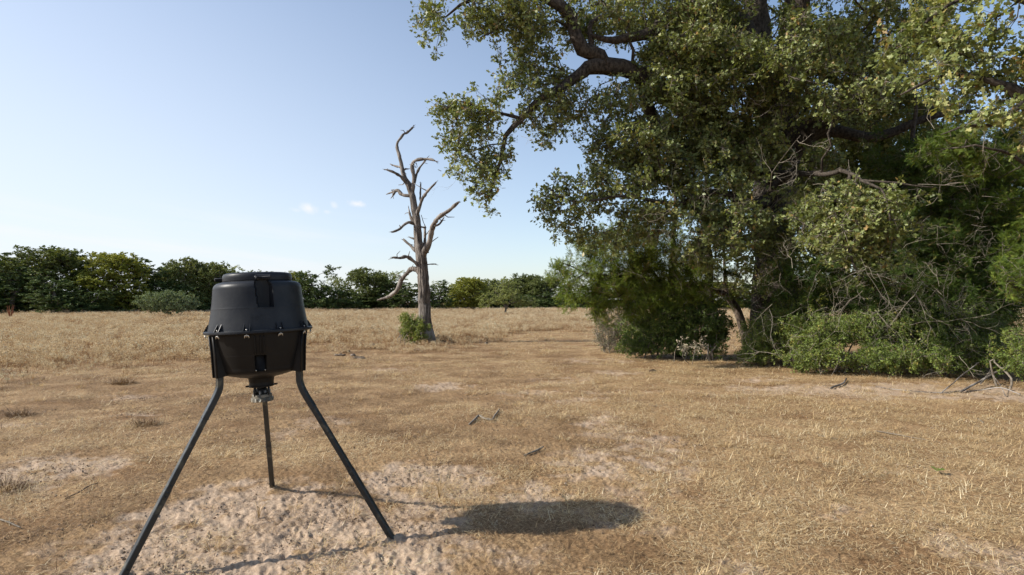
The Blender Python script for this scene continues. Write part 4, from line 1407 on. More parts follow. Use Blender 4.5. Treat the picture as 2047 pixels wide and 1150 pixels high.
def far_proto(kind, seed):
    """meshes of a distant tree 1 unit high"""
    st = rng.bit_generator.state
    H = 8.0
    tr = Tree(8000)
    if kind in ('far_juniper',):
        blobs = [((rng.normal(0, .3), rng.normal(0, .3), 1.3), (2.0, 2.0, 1.2), .9), ((rng.normal(0, .4), 0, 3.0), (1.8, 1.7, 1.5), .9), ((rng.normal(0, .5), 0, 4.8), (1.25, 1.2, 1.5), .9), ((rng.normal(0, .6), 0, 6.4), (.75, .7, 1.2), .9), ((rng.uniform(.5, 1.2), 0, 5.4), (.6, .6, 1.0), .8)]
        hs = [0, 2.2, 4.2, 6]
    elif kind == 'far_pale' and seed == 999:
        blobs = [((x_, y_, z_), (1.5, 1.5, 1.3), .5) for x_, y_, z_ in ((-2.4, 0, 3.6), (2.3, .3, 3.4), (-1.3, .5, 5.2), (1.2, -.4, 5.4), (0, 0, 6.7), (0, 1.2, 4.4), (.2, -1.3, 4.2), (-3.0, .2, 2.9), (3.1, 0, 2.8), (-1.0, -.8, 3.1), (1.2, .8, 3.2))]
        hs = [0, 1.0, 2.2, 4]
    elif kind == 'far_pale':
        blobs = [((rng.normal(0, 1.2), rng.normal(0, 1), rng.uniform(2.5, 6.3)), (1.5, 1.4, 1.1), .55) for _ in range(9)]
        hs = [0, 1.5, 3, 5]
    else:
        blobs = [((0, 0, 4.0), (2.7, 2.3, 3.0), .62)]
        for _ in range(12):
            th_, ph_ = rng.uniform(0, 6.283), rng.uniform(-.3, 1.35)
            blobs.append(((2.1 * math.cos(th_) * math.cos(ph_), 1.9 * math.sin(th_) * math.cos(ph_), 4.0 + 2.3 * math.sin(ph_)), (1.15, 1.15, .95), .75))
        blobs += [((x_, rng.normal(0, .8), 1.4), (1.5, 1.4, 1.5), .8) for x_ in (-2, -.7, .7, 2)] + [((rng.normal(0, .5), 0, 3.6), (2.6, 2, 2.4), .5)]
        hs = [0, 1.5, 3.2, 5]
    tr.limb([(0, 0, hs[0]), (rng.normal(0, .1), 0, hs[1]), (rng.normal(0, .3), 0, hs[2]), (rng.normal(0, .4), 0, hs[3])], [.2, .15, .08, .02], None, .4, .05, seed)
    if kind != 'far_juniper':
        for q in range(4):
            a = rng.random() * 6.28
            tr.limb([(0, 0, rng.uniform(1.2, 2.4)), (math.cos(a) * .8, math.sin(a) * .8, 3.2), (math.cos(a) * 1.8, math.sin(a) * 1.8, rng.uniform(3.6, 4.8))], [.1, .06, .015], True, .4, .06, seed + q)
    tg = blob_targets(blobs, .54, -.6, .8, seed, 900)
    tips = np.array(tr.grow(tg, .3, .5, .06, 0))
    tr.radii(.014, 2.2)
    mw, ml = MB(), MB()
    tr.mesh(mw, 3, 0)
    if kind == 'far_juniper':
        clump_leaves(ml, None, tr.p[tips], tip_dirs(tr, tips), 46, .42, .16, 'card', .45, .22, 0, 5, -.35, (0, 0, .4), 0)
    else:
        clump_leaves(ml, None, tr.p[tips], tip_dirs(tr, tips), 52 if kind != 'far_pale' else 40, .40, .15, 'card', .45, .24, 0, 6, .05, (0, 0, .4), 0)
    return mw.mesh("trunk", M['far_bark'], True), ml.mesh("crown", M[kind], False)


for kd, cnt in (('far_oak', 3), ('far_yellow', 2), ('far_juniper', 3), ('far_pale', 2)):
    PROTO[kd] = [far_proto(kd, 100 + 7 * q) for q in range(cnt)]
PROTO['lone'] = [far_proto('far_pale', 999)]

KNAME = {'far_oak': ("oak_tree", "oak"), 'far_yellow': ("elm_tree", "tree"), 'far_juniper': ("juniper_tree", "juniper"), 'far_pale': ("small_oak_tree", "pale tree"), 'lone': ("small_tree", "tree")}
far_count = {}


def far_tree(kd, px, ytop, D, w, label, group="trees of the distant tree line", base=None):
    """px: centre column, ytop: photo row of the top, w: photo width"""
    k = far_count.get(kd, 0)
    far_count[kd] = k + 1
    mw, ml = PROTO[kd][k % len(PROTO[kd])]
    x = P(px, 600, D)[0]
    h = CAM_H + (604 - ytop) / F * D
    co = ml.attributes["position"].data
    arr = np.empty(len(co) * 3, np.float32)
    co.foreach_get("vector", arr)
    arr = arr.reshape(-1, 3)
    hz = np.percentile(arr[:, 2], 99.5)
    wx = np.percentile(arr[:, 0], 98) - np.percentile(arr[:, 0], 2)
    nm = KNAME[kd][0]
    t = thing(nm, label, "tree", (x, D, 0), group)
    sx = w / F * D / wx
    t.scale = (sx, sx * .9, h / hz)
    t.rotation_euler[2] = (0, .35, -.3, 3.1, 2.9)[k % 5]
    for nm_, me in (("trunk", mw), ("crown", ml)):
        o = bpy.data.objects.new(nm_, me)
        COL.objects.link(o)
        o.parent = t
        if nm_ == "crown":
            o["kind"] = "stuff"
    return t


FAR = [
    ('far_juniper', -70, 505, 62, 150, "dark juniper cut off by the left edge of the photo"),
    ('far_oak', 70, 497, 66, 190, "tallest broad oak of the tree line at far left"),
    ('far_juniper', 20, 535, 62, 110, "dark juniper in front of the tallest broad oak at far left"),
    ('far_juniper', 110, 545, 61, 110, "low dark juniper under the right half of the tallest left oak"),
    ('far_yellow', 215, 508, 68, 145, "round yellowish green tree right of the tallest left oak"),
    ('far_juniper', 180, 575, 64, 90, "low dark juniper at the foot of the round yellowish green tree"),
    ('far_juniper', 305, 520, 72, 110, "pointed dark juniper behind the silvery shrub"),
    ('far_oak', 365, 518, 76, 90, "ragged oak right of the pointed dark juniper behind the silvery shrub"),
    ('far_juniper', 345, 560, 72, 120, "low dark juniper filling the line behind the silvery shrub"),
    ('far_oak', 430, 528, 78, 110, "oak just left of the black feeder drum in the tree line"),
    ('far_pale', 455, 535, 84, 90, "pale loose tree partly hidden by the left side of the feeder drum"),
    ('far_oak', 520, 546, 80, 120, "oak of the tree line hidden behind the feeder drum"),
    ('far_yellow', 590, 546, 84, 80, "olive green tree just right of the feeder lid in the tree line"),
    ('far_juniper', 638, 533, 82, 80, "pointed juniper right of the feeder drum"),
    ('far_juniper', 672, 575, 84, 90, "low juniper right of the pointed one beside the feeder"),
    ('far_pale', 683, 552, 96, 50, "thin pale tree standing in the dip of the tree line"),
    ('far_oak', 735, 538, 92, 90, "olive oak left of the dead tree with sky showing through its top"),
    ('far_pale', 790, 545, 94, 80, "pale loose tree directly behind the dead tree's lowest left branch"),
    ('far_juniper', 715, 578, 90, 110, "low dark juniper under the olive oak left of the dead tree"),
    ('far_juniper', 800, 560, 90, 90, "dark juniper just left of the dead trunk"),
    ('far_juniper', 873, 562, 90, 70, "dark juniper just right of the dead trunk"),
    ('far_pale', 905, 562, 108, 70, "pale grey green tree peeking between dark juniper and yellow green tree"),
    ('far_yellow', 933, 556, 94, 80, "yellow green tree right of the dead tree"),
    ('far_oak', 975, 560, 106, 80, "oak behind the gap between two yellow green trees"),
    ('far_oak', 1045, 550, 106, 100, "greyish oak behind the lone small tree"),
    ('far_juniper', 1000, 583, 100, 100, "low dark juniper behind the lone small tree"),
    ('far_oak', 1090, 556, 104, 90, "oak at the right end of the open tree line"),
    ('far_juniper', 1075, 585, 98, 100, "low juniper at the right end of the open tree line"),
    ('far_juniper', 1150, 575, 98, 110, "dark juniper seen behind the tips of the near juniper boughs"),
]
for f_ in FAR:
    far_tree(*f_)
for q, px in enumerate(range(1200, 2500, 105)):
    D = 96 + 9 * math.sin(q * 2.1)
    far_tree(('far_juniper', 'far_oak', 'far_yellow')[q % 3], px, 560 + 8 * math.sin(q * 3.3), D, 150, (("low dark juniper", "greyish oak", "yellowish tree")[q % 3] + (" glimpsed left of the leaning trunk", " glimpsed in the gap by the leaning trunk", " hidden behind the huge oak trunk", " far behind the right half of the thicket", " far beyond the right edge")[min(4, q // 3)]), "trees behind the thicket")
for q in range(3):
    far_tree(('far_juniper', 'far_oak')[q % 2], -220 - 150 * q, 520, 62 + 3 * q, 190, ("dark juniper just past the left edge of the photo", "oak past the left edge of the photo", "farthest juniper past the left edge of the photo")[q], "trees left of the photo")
far_tree('lone', 1013, 556, 58, 105, "lone small light green tree with thin pale trunk in front of the tree line", None)
# low undergrowth that closes the foot of the tree line
mlu = MB()
n = 5500
u = rng.random(n)
px = np.interp(u, [0, 1], [-500, 2400])
D = np.interp(px, [-900, 0, 400, 700, 1100, 2600], [60, 64, 76, 90, 104, 112]) + rng.normal(0, 1.5, n)
cpos = np.stack([(px - 1023.5) / F * D, D, rng.uniform(.1, 1.7, n)], 1)
clump_leaves(mlu, None, cpos, rand_unit(n, (0, -.5, .5)), 12, .6, .24, 'card', .3, .2, 0, 4, 0, (0, -.3, .5), 0)
o = mlu.build("undergrowth", M['far_juniper'], smooth=False)
tag(o, "dark low undergrowth along the foot of the distant tree line", kind="stuff")

# silvery shrub in front of the left tree line
bush("wide rounded silvery green shrub in front of the left tree line",
     [(300, 604, 32, 18, 50, 1.2, 1.0), (335, 601, 34, 19, 50, 1.3, 1.0), (370, 603, 28, 18, 50, 1.2, 1.0), (335, 616, 56, 12, 50, 1.3, 1.0), (340, 594, 20, 12, 50, .8, .9)],
     M['silver'], kind='card', n=36, size=.10, spacing=.40, crad=.34, name="shrub", cat="shrub", thresh=-1, droop=-.9, tint0=.5)
# rusty dead sapling at far left
mb = MB()
c = P(21, 622, 48)
for q in range(26):
    a = rng.random() * 6.28
    e = c + np.array([math.cos(a) * .25, math.sin(a) * .2, rng.uniform(.3, 1.0) - .6])
    mb.tube([c * [1, 1, 0] + np.array([0, 0, .02 + .01 * q]), (c * [1, 1, 0] + e) / 2 + np.array([0, 0, .1]), e + np.array([0, 0, .2])], [.018, .014, .006], 3)
tag(mb.build("dead_sapling", simple_mat("rusty_twig", (.30, .10, .04), .9)), "small rusty red dead sapling in the weeds at far left", "sapling")

# ------------------------------------------------------------------ the feeder
FC = np.array([-1.58, 3.71, 0.0])
TILT = Matrix.Rotation(R(-2.6), 4, 'Y') @ Matrix.Rotation(R(0.3), 4, 'X')
feeder = thing("game_feeder", "black plastic barrel game feeder on three long steel legs in the foreground", "feeder", tuple(FC))
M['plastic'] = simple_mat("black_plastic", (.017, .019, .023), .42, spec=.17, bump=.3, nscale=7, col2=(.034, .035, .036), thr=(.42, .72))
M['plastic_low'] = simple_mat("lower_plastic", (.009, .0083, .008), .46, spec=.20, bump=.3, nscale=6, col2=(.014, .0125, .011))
M['leg'] = simple_mat("green_black_paint", (.013, .017, .019), .36, spec=.5, bump=.1, nscale=16, col2=(.085, .080, .060), thr=(.53, .68))
M['wood_grey'] = M['dead_wood']
M['vane'] = simple_mat('dull_metal', (.12, .12, .115), .5, .5, nscale=30, col2=(.26, .25, .23))
M['zinc'] = simple_mat("zinc", (.55, .52, .46), .35, .8, nscale=40)
M['dirty'] = simple_mat("dusty_metal", (.085, .085, .075), .6, .3, nscale=30, bump=.3, col2=(.24, .205, .15))
M['dark'] = simple_mat("dark_recess", (.010, .010, .011), .6, nscale=20)


def fpart(mb, name, mat, parent=None, smooth=True, tilt=True, autos=None):
    o = mb.build(name, mat, parent or feeder, smooth)
    if tilt and (parent is None):
        o.matrix_local = TILT
    if autos:
        for p_ in o.data.polygons:
            p_.use_smooth = True
        try:
            o.data.set_sharp_from_angle(angle=R(autos))
        except Exception:
            pass
    return o


# upper drum with the deep notch
nz = [(.318, 1.318), (.300, 1.322), (.2985, 1.34)]
prof = [(.302, 1.318), (.300, 1.330)]
for t_ in np.linspace(0, 1, 34):
    z = 1.33 + t_ * (1.585 - 1.33)
    prof.append((.300 - .036 * t_ - .004 * math.sin(t_ * 3.14), z))
for a in np.linspace(0, 90, 12)[1:]:
    prof.append((.264 - .045 * (1 - math.cos(R(a))), 1.585 + .045 * math.sin(R(a))))
prof += [(.205, 1.634), (.190, 1.637)]
NOTCH = R(-90 + 24.5 + 8.0)     # direction of the notch (right of the front)


def notch_r(rr, z, an):
    out_ = rr.copy()
    d = (an - NOTCH + math.pi) % (2 * math.pi) - math.pi
    if z > 1.465:
        lft = -R(9.5) - R(4.0) * min(1, (z - 1.465) / .16)
        rgt = R(9.5) - max(0, (z - 1.60)) / .03 * R(3)
        inside = (d > lft) & (d < rgt)
        out_ = np.where(inside, np.minimum(rr, .200 + 0.012 * (d / R(12)) ** 2), rr)
    return out_


prof2 = []
for p0, p1 in zip(prof[:-1], prof[1:]):
    prof2.append(p0)
    if p0[1] < 1.465 <= p1[1]:
        prof2 += [(p0[0], 1.4648), (p0[0] - .0001, 1.4655)]
prof2.append(prof[-1])
mb = MB()
mb.lathe(prof2, 288, None, notch_r)
upper = fpart(mb, "upper_drum", M['plastic'], autos=38)
# ridge line around the notch
mb = MB()
pp = []
for dz, da in ((1.625, 6), (1.61, 8.6), (1.59, 9.7), (1.56, 9.9), (1.52, 9.9), (1.48, 9.9), (1.462, 9.2), (1.461, 4), (1.461, -3)):
    r_ = np.interp(dz, [q[1] for q in prof], [q[0] for q in prof]) + .0005
    pp.append((r_ * math.cos(NOTCH + R(da)), r_ * math.sin(NOTCH + R(da)), dz))
path, _ = smooth_path(pp, .008)
mb.tube(path, .0028, 6)
mb.build("notch_lip", M['plastic'], upper)
# lid ring on top, with tabs
mb = MB()
mb.lathe([(.203, 1.634), (.207, 1.637), (.208, 1.655), (.2065, 1.672), (.200, 1.682), (.185, 1.687), (.17, 1.683), (.06, 1.690), (.0005, 1.692)], 96)
lid = fpart(mb, "lid", M['plastic'], autos=40)
for da, w_ in ((NOTCH - R(1.5), .062), (NOTCH - R(112), .062), (NOTCH + R(120), .062)):
    mb = MB()
    Mt = Matrix.Rotation(da, 4, 'Z')
    mb.box((0, 0, 0), (.056, w_ * 1.5, .024), None, bevel=.008)
    mb.V[-1] = mb.V[-1] @ np.array(Mt.to_3x3()).T.astype(np.float32) + np.array([math.cos(da) * .225, math.sin(da) * .225, 1.655], np.float32)
    mb.build("lid_tab", M['plastic'], lid)
# flange
mb = MB()
mb.lathe([(.298, 1.330), (.312, 1.329), (.323, 1.326), (.3245, 1.320), (.3235, 1.312), (.317, 1.308), (.298, 1.307)], 160)
flange = fpart(mb, "flange", M['plastic'], autos=40)
# lower drum
prof = [(.296, 1.312)]
for t_ in np.linspace(0, 1, 20):
    prof.append((.292 - .046 * t_ ** 1.3, 1.306 - t_ * .215))
for a in np.linspace(0, 68, 9)[1:]:
    prof.append((.246 - .040 * (1 - math.cos(R(a))), 1.091 - .040 * math.sin(R(a))))
prof += [(.20, 1.044), (.14, 1.028), (.085, 1.016), (.078, 1.010), (.074, .985)]
FR = R(-90 + 24.5 - 1.0)
PW, PZ0, PZ1 = R(6.8), 1.075, 1.175


def pocket(rr, z, an):
    d = (an - FR + math.pi) % (2 * math.pi) - math.pi
    if PZ0 < z < PZ1:
        return np.where(np.abs(d) < PW, np.minimum(rr, .218), rr)
    return rr


prof2 = []
for p0, p1 in zip(prof[:-1], prof[1:]):
    prof2.append(p0)
    for zz in (PZ1, PZ0):
        if p0[1] >= zz > p1[1]:
            t_ = (p0[1] - zz) / (p0[1] - p1[1])
            r_ = p0[0] + (p1[0] - p0[0]) * t_
            prof2 += [(r_, zz + .0004), (r_, zz - .0004)]
prof2.append(prof[-1])
mb = MB()
mb.lathe(prof2[::-1], 288, None, pocket)
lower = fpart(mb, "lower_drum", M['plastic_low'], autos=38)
rl = lambda z: float(np.interp(z, [q[1] for q in prof[::-1]], [q[0] for q in prof[::-1]]))
# ribs above the pocket and its dark panel
for da in (-5.2, 0.8, 4.6):
    mb = MB()
    pp = [((rl(z) + .003) * math.cos(FR + R(da)), (rl(z) + .003) * math.sin(FR + R(da)), z) for z in np.linspace(1.296, 1.185, 8)]
    mb.tube(pp, np.linspace(.004, .0055, 8), 6)
    mb.build("rib", M['plastic_low'], lower)
mb = MB()
mb.box((0, 0, 0), (.008, .050, .094), None, bevel=.003)
mb.V[-1] = mb.V[-1] @ np.array(Matrix.Rotation(FR, 3, 'Z')).T.astype(np.float32) + np.array([math.cos(FR) * .222, math.sin(FR) * .222, 1.125], np.float32)
mb.build("pocket_panel", M['dark'], lower)
for sx in (-1, 1):
    mb = MB()
    for zz in (1.082,):
        a_ = FR + sx * R(6.0)
        mb.tube([((rl(zz) - .004) * math.cos(a_), (rl(zz) - .004) * math.sin(a_), zz), ((rl(zz) + .004) * math.cos(a_), (rl(zz) + .004) * math.sin(a_), zz)], .0035, 8)
    mb.build("screw", M['zinc'], lower)
# gusset pairs, bolts and wing nuts round the flange
for q in range(10):
    a0 = R(-90 + 24.5 + (-49 + 35.2 * q))
    for da in (-3.3, 3.3):
        an = a0 + R(da)
        u_ = np.array([math.cos(an), math.sin(an), 0])
        s_ = np.array([-math.sin(an), math.cos(an), 0]) * .0022
        pr = [u_ * .297 + [0, 0, 1.328], u_ * .322 + [0, 0, 1.328], u_ * .296 + [0, 0, 1.372]]
        V = [p_ - s_ for p_ in pr] + [p_ + s_ for p_ in pr]
        mb = MB()
        mb.add(V, [[0, 1, 2], [3, 5, 4]], [[0, 3, 4, 1], [1, 4, 5, 2], [2, 5, 3, 0]])
        mb.build("gusset", M['plastic'], flange, smooth=False)
    u_ = np.array([math.cos(a0), math.sin(a0), 0])
    s_ = np.array([-math.sin(a0), math.cos(a0), 0])
    mb = MB()
    mb.tube([u_ * .311 + [0, 0, 1.290], u_ * .311 + [0, 0, 1.337]], .003, 8)
    mb.tube([u_ * .311 + [0, 0, 1.333], u_ * .311 + [0, 0, 1.338]], .006, 6)
    mb.build("bolt", M['zinc'], flange)
    mb = MB()
    mb.tube([u_ * .311 + s_ * .013 + [0, 0, 1.286], u_ * .313 + s_ * .009 + [0, 0, 1.299], u_ * .313 + [0, 0, 1.302], u_ * .313 - s_ * .009 + [0, 0, 1.299], u_ * .311 - s_ * .013 + [0, 0, 1.286]], [.0028, .0042, .005, .0042, .0028], 8)
    mb.build("wing_nut", M['zinc'], flange)
# faint raised letters
txt = bpy.data.curves.new("lettering", 'FONT')
txt.body = "MO"
txt.size = .052
txt.extrude = .0015
txt.align_x = 'CENTER'
to = bpy.data.objects.new("lettering", txt)
COL.objects.link(to)
dg = bpy.context.evaluated_depsgraph_get()
tm = bpy.data.meshes.new_from_object(to.evaluated_get(dg))
bpy.data.objects.remove(to)
LA = R(-90 + 24.5 - 1.5)
for v in tm.vertices:
    an = LA + v.co.x / .29
    zz = 1.385 + v.co.y
    r_ = .300 - .036 * (zz - 1.33) / .255 - .0028 + v.co.z
    v.co = (r_ * math.cos(an), r_ * math.sin(an), zz)
tm.materials.clear()
tm.materials.append(M['plastic'])
lo = bpy.data.objects.new("lettering", tm)
COL.objects.link(lo)
lo.parent = upper

# spinner unit
mb = MB()
mb.lathe([(.001, .955), (.075, .955), (.078, .958), (.078, .964), (.074, .967), (.073, 1.000), (.077, 1.004), (.077, 1.016)], 40)
neck = fpart(mb, "funnel_collar", M['plastic_low'], autos=40)
mb = MB()
for q in range(2):
    mb = MB()
    a_ = FR + R(90) + q * math.pi
    mb.box((math.cos(a_) * .082, math.sin(a_) * .082, .962), (.022, .022, .010), bevel=.002)
    mb.build("collar_ear", M['plastic_low'], neck)
for q in range(4):
    mb = MB()
    a_ = FR + R(42) + q * math.pi / 2
    mb.tube([(math.cos(a_) * .058, math.sin(a_) * .058, .90), (math.cos(a_) * .058, math.sin(a_) * .058, .957)], .0055, 8)
    fpart(mb, "standoff_post", M['dark'])
mb = MB()
mb.lathe([(.001, .906), (.058, .906), (.060, .902), (.060, .886), (.066, .884), (.068, .868), (.066, .860), (.062, .862), (.0605, .872), (.05, .874), (.001, .874)][::-1], 48)
spin = fpart(mb, "spinner_plate", M['dirty'], autos=40)
mb = MB()
mb.lathe([(.001, .870), (.030, .870), (.033, .874), (.033, .940), (.028, .946), (.001, .946)], 28)
fpart(mb, "motor", M['plastic_low'], autos=40)
mb = MB()
for q in range(9):
    a_ = q * .698
    mb.box((math.cos(a_) * .042, math.sin(a_) * .042, .915 + .004 * (q % 3)), (.022, .014, .018 + .006 * (q % 2)), Matrix.Rotation(a_, 4, 'Z'), bevel=.003)
fpart(mb, "spinner_vanes", M['vane'])
for q in range(14):
    a_ = q * 2 * math.pi / 14
    mb = MB()
    mb.box((math.cos(a_) * .066, math.sin(a_) * .066, .872), (.006, .016, .022), Matrix.Rotation(a_, 4, 'Z'), bevel=.0015)
    mb.build("fin", M['dirty'], spin)

# legs: brackets on the drum and long square tubes down to the sand
T3 = np.array(TILT.to_3x3())
feet = []
for (px, py) in ((236, 1166), (790, 1083), (545, 980)):
    g = G(px, py)
    feet.append(g - FC)
sq = []
h_ = 1.0
for a in range(4):
    for dd in (-.1, .1):
        an = math.pi / 4 + a * math.pi / 2 + dd
        sq.append((math.cos(an) * 1.28, math.sin(an) * 1.28))
for q, ft in enumerate(feet):
    az = math.atan2(ft[1], ft[0])
    ux = np.array([math.cos(az), math.sin(az), 0])
    sx = np.array([-math.sin(az), math.cos(az), 0])
    # bracket column on the drum
    mb = MB()
    V = []
    for (r_, w_, z_) in ((.300, .032, 1.306), (.290, .032, 1.20), (.283, .032, 1.045), (.20, .040, 1.306), (.20, .040, 1.2), (.19, .040, 1.062)):
        for s_ in (-1, 1):
            V.append(ux * r_ + sx * w_ * s_ + np.array([0, 0, z_]))
    Qs = [[0, 1, 3, 2], [2, 3, 5, 4], [0, 2, 8, 6], [2, 4, 10, 8], [1, 7, 9, 3], [3, 9, 11, 5], [4, 5, 11, 10], [0, 6, 7, 1], [6, 8, 9, 7], [8, 10, 11, 9]]
    mb.add(V, None, Qs)
    br = fpart(mb, "leg_bracket", M['plastic_low'], autos=30)
    for s_ in (-1, 1):
        mb = MB()
        pts_ = [ux * .304 + sx * .026 * s_ + np.array([0, 0, 1.302]), ux * .294 + sx * .026 * s_ + np.array([0, 0, 1.2]), ux * .286 + sx * .026 * s_ + np.array([0, 0, 1.046])]
        mb.tube(pts_, .0065, 6)
        mb.build("rim_rib", M['plastic_low'], br)
    topz = T3 @ (ux * .262 + np.array([0, 0, 1.09]))
    t2 = T3 @ (ux * .262 + np.array([0, 0, 1.02]))
    foot = ft + np.array([0, 0, gz1(FC[0] + ft[0], FC[1] + ft[1]) - .03])
    # the bend: a straight run from the foot meets the vertical stub
    d = foot - (t2 + ux * .03 - np.array([0, 0, .09]))
    d /= np.linalg.norm(d)
    k1 = t2 - np.array([0, 0, .045]) + ux * .004
    k2 = t2 + ux * .030 - np.array([0, 0, .105])
    bend, _ = smooth_path([topz, t2, k1, k2, k2 + d * .08], .015)
    full = list(bend) + [k2 + d * .2, k2 + d * .4]
    joint = np.linalg.norm(foot - k2)
    path = np.array(list(bend) + [k2 + d * .12])
    mb = MB()
    mb.tube(path, .0178, 8, shape=sq, up=sx)
    leg = mb.build("leg", M['leg'], feeder)
    leg.data.set_sharp_from_angle(angle=R(32))
    # swaged sections, each slightly narrower, with a weld line
    cuts = [(.10, .54 * joint, .0163), (.52 * joint, joint, .0178)]
    for a_, b_, w_ in cuts:
        mb = MB()
        mb.tube([k2 + d * a_, k2 + d * (a_ + b_) / 2, k2 + d * b_], w_, 8, shape=sq, up=sx)
        o = mb.build("leg_section", M['leg'], leg)
        o.data.set_sharp_from_angle(angle=R(32))
    for a_ in (.115, .535 * joint):
        mb = MB()
        mb.tube([k2 + d * a_, k2 + d * (a_ + .006)], .0188, 8, shape=sq, up=sx)
        mb.build("joint_ring", M['leg'], leg)
    side = np.cross(d, sx)
    for a_ in (.50 * joint, .56 * joint, joint - .07):
        for sg in (-1, 1):
            mb = MB()
            c0 = k2 + d * a_ + sx * .0206 * sg
            mb.tube([c0 - sx * .001 * sg, c0 + sx * .002 * sg], .0042, 8)
            mb.build("bolt_hole", M['dark'], leg)

# ------------------------------------------------------------------ sticks, branches, debris
def stick(name, label, cat, lst, mat=None, depthful=False, group=None, extra=()):
    t = None
    for qi, seg in enumerate([lst] + list(extra)):
        pts = []
        rr = []
        for px, py, w, h in seg:
            g = G(px, py)
            pts.append([g[0], g[1], gz1(g[0], g[1]) + h * (.55 if h < .1 else 1)])
            rr.append(w * .36 / F * g[1])
        path, r2 = smooth_path(pts, .03 if np.linalg.norm(np.array(pts[0]) - pts[-1]) < 3 else .1, rr, .006, qi + len(name))
        mb = MB()
        mb.tube(path, r2, 7, ridge=.12, seed=qi)
        if t is None:
            t = mb.build(name, mat or M['twig'])
            tag(t, label, cat, group)
        else:
            mb.build("side_twig", mat or M['twig'], t)
    return t


stick("stick", "crooked grey stick lying in the grass right of the feeder", "stick", [(938, 850, 5, .02), (950, 841, 6, .035), (957, 836, 6, .05), (968, 840, 6, .04), (985, 842, 5, .03)], None, False, None, [[(984, 842, 5, .03), (990, 833, 5, .05), (998, 822, 4, .04)]])
stick("stick", "short bent grey stick lying nearer than the crooked one", "stick", [(1048, 916, 4, .02), (1062, 911, 5, .03), (1075, 906, 6, .03), (1086, 899, 4, .03)])
stick("twig", "long thin pale twig on the dry grass at right", "twig", [(1750, 860, 3, .02), (1785, 868, 3, .03), (1810, 872, 3, .02), (1855, 880, 2, .02)])
stick("twig", "short pale twig left of the long thin one", "twig", [(1634, 868, 3, .02), (1650, 874, 3, .02), (1680, 877, 2, .02)])
stick("twig", "tiny pale twig above the long thin one near the sand", "twig", [(1955, 838, 3, .02), (1965, 846, 3, .02)])
stick("twig", "pale curved twig at the lower left edge", "twig", [(-6, 1040, 4, .02), (16, 1050, 4, .03), (42, 1060, 3, .02)])
stick("twig", "thin dark arched twig on the ground left of the feeder legs", "twig", [(130, 998, 3, .01), (158, 990, 3, .04), (180, 976, 3, .04), (196, 966, 2, .01)], M['oak_bark'])
stick("fallen_branch", "long bare fallen branch with thin arching twigs at the right corner of the thicket", "branch", [(1920, 784, 6, .03), (1955, 776, 6, .10), (1990, 768, 6, .2), (2030, 762, 6, .32), (2080, 765, 6, .45)], M['dead_wood'], False, None,
      [[(1930, 784, 3, .05), (1960, 782, 3, .05), (2000, 786, 3, .1), (2040, 790, 3, .05)], [(1960, 778, 4, .1), (1985, 764, 3, .25), (2010, 762, 3, .35), (2045, 772, 3, .3)], [(1925, 782, 4, .03), (1870, 784, 3, .02), (1800, 779, 3, .02), (1750, 772, 3, .01)], [(1985, 772, 3, .2), (1999, 782, 2, .1), (2010, 792, 2, .02)], [(1880, 787, 3, .03), (1935, 770, 3, .25), (1985, 752, 3, .45), (2020, 748, 3, .55)]])
stick("twig", "dark twig lying on bare sand below the thicket", "twig", [(1660, 775, 5, .02), (1685, 768, 5, .05), (1692, 760, 4, .07)], M['dead_wood'])

M['clod'] = simple_mat("dark_clod", (.05, .032, .022), .95, spec=.1, nscale=12, bump=.5, col2=(.12, .085, .06))
M['bone'] = simple_mat("grey_debris", (.05, .04, .03), .9, spec=.1, nscale=9, bump=.5, col2=(.20, .16, .125))


def lump(name, label, cat, px, py, sx, sy, sz, mat, seed, group=None):
    g = G(px, py)
    mb = MB()
    nu, nv = 14, 9
    th = np.linspace(0, 2 * math.pi, nu, endpoint=False)
    V = [[0, 0, 1.0]]
    for q in range(1, nv):
        ph = math.pi * q / nv
        for t_ in th:
            V.append([math.sin(ph) * math.cos(t_), math.sin(ph) * math.sin(t_), math.cos(ph)])
    V.append([0, 0, -1.0])
    V = np.array(V)
    V *= (1 + .55 * vnoise(V * 1.6 + seed * 3.1, 61) + .35 * vnoise(V * 3.7 + seed, 62))[:, None]
    V *= np.array([sx, sy, sz])
    T, Q = [], []
    for a in range(nu):
        b_ = (a + 1) % nu
        T.append([0, 1 + a, 1 + b_])
        T.append([len(V) - 1, 1 + (nv - 2) * nu + b_, 1 + (nv - 2) * nu + a])
        for q in range(nv - 2):
            Q.append([1 + q * nu + a, 1 + (q + 1) * nu + a, 1 + (q + 1) * nu + b_, 1 + q * nu + b_])
    mb.add(V, T, Q)
    o = mb.build(name, mat)
    o.location = (g[0], g[1], gz1(g[0], g[1]) + sz * .45)
    o.rotation_euler[2] = seed
    tag(o, label, cat, group)
    return o


lump("dirt_clod", "dark reddish clod on the pale ground below the thicket", "clod", 1305, 743, .13, .06, .045, M['clod'], 1)
lump("rock", "rounded dark stone in the weeds left of the dead tree", "stone", 747, 697, .12, .1, .09, M['clod'], 2)
for q, (px, py, lab) in enumerate(((680, 711, "grey broken wood chunk leftmost of the debris beside the dead tree"), (693, 705, "larger pale wood chunk in the debris left of the dead tree"), (706, 711, "small grey wood chunk at right of the debris pile"), (718, 718, "dark wood chunk lying nearest in the debris left of the dead tree"))):
    lump("wood_chunk", lab, "wood chunk", px, py, .15, .05, .045, M['bone'], 3 + q, "broken wood left of the dead tree")
for q, (px, py, lab) in enumerate(((884, 684, "dark wood piece leaning by the right foot of the dead tree"), (905, 683, "grey wood piece right of the dead tree foot"), (972, 688, "grey wood piece farthest right of the dead tree"), (835, 702, "brown wood piece lying in front of the dead tree"))):
    lump("bark_piece", lab, "bark piece", px, py, .15, .06, .05, M['bone'], 9 + q, "bark pieces round the dead tree")

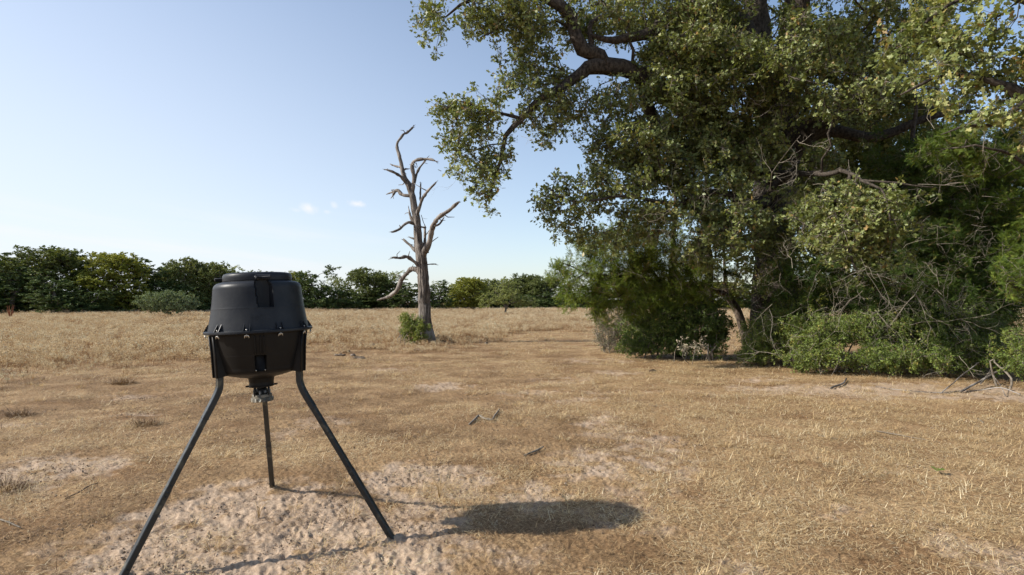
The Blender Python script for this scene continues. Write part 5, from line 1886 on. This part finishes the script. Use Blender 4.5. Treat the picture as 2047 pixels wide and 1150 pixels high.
# green oak leaf on the ground, and a dry stem by the spinner
mb = MB()
add_leaves(mb, np.array([[0, 0, .015]] * 2), np.array([[1, .3, .1], [.2, 1, .25]]), np.array([[0, 0, 1.0], [.3, 0, 1.0]]), np.array([.095, .08]), np.array([.62, .75]), 'oak')
o = mb.build("fallen_leaf", M['yaupon_leaf'])
g = G(1872, 953)
o.location = (g[0], g[1], gz1(g[0], g[1]) + .02)
tag(o, "single green leaf lying on the dry grass at right", "leaf")

# dark grass tussocks at left
for q, (px, py, s_, lab) in enumerate(((10, 978, .20, "dark dry tussock cut by the left edge of the photo"), (245, 767, .30, "dark flattened tussock left of the feeder drum"), (232, 720, .28, "low grey green tussock at the edge of the weeds"), (40, 830, .25, "low brown tussock at far left"), (290, 850, .22, "dark tussock between the left edge and the left feeder leg"))):
    g = G(px, py)
    mb = MB()
    n = 220
    r = s_ * .6 * np.sqrt(rng.random(n))
    a = rng.random(n) * 6.283
    blades(mb, np.stack([r * np.cos(a), r * np.sin(a), np.zeros(n)], 1), a + rng.normal(0, .7, n), rng.uniform(.3, 1.1, n), rng.uniform(.4, 1.0, n) * s_ * .8, rng.uniform(.002, .004, n) * (1 + g[1] / 8), rng.uniform(.3, 1.4, n), np.clip(rng.normal(.1, .1, n), 0, 1))
    o = mb.build("grass_tussock", M['straw'], smooth=False)
    o.location = (g[0], g[1], gz1(g[0], g[1]))
    tag(o, lab, "grass tussock", "dark tussocks at left")
# single dry stems
for q, (px, py, hgt, lab) in enumerate(((517, 1040, .13, "single curled dry stem on the sand between the feeder legs"), (878, 1000, .17, "upright dry stem at the left end of the feeder's shadow"))):
    g = G(px, py)
    mb = MB()
    for s_ in range(4):
        a = rng.random() * 6.28
        mb.tube([(0, 0, 0), (math.cos(a) * .02, math.sin(a) * .02, hgt * .5), (math.cos(a) * .06, math.sin(a) * .06, hgt * rng.uniform(.7, 1))], [.003, .0025, .0015], 4)
    o = mb.build("dry_stem", M['straw'])
    o.location = (g[0], g[1], gz1(g[0], g[1]))
    tag(o, lab, "stem")
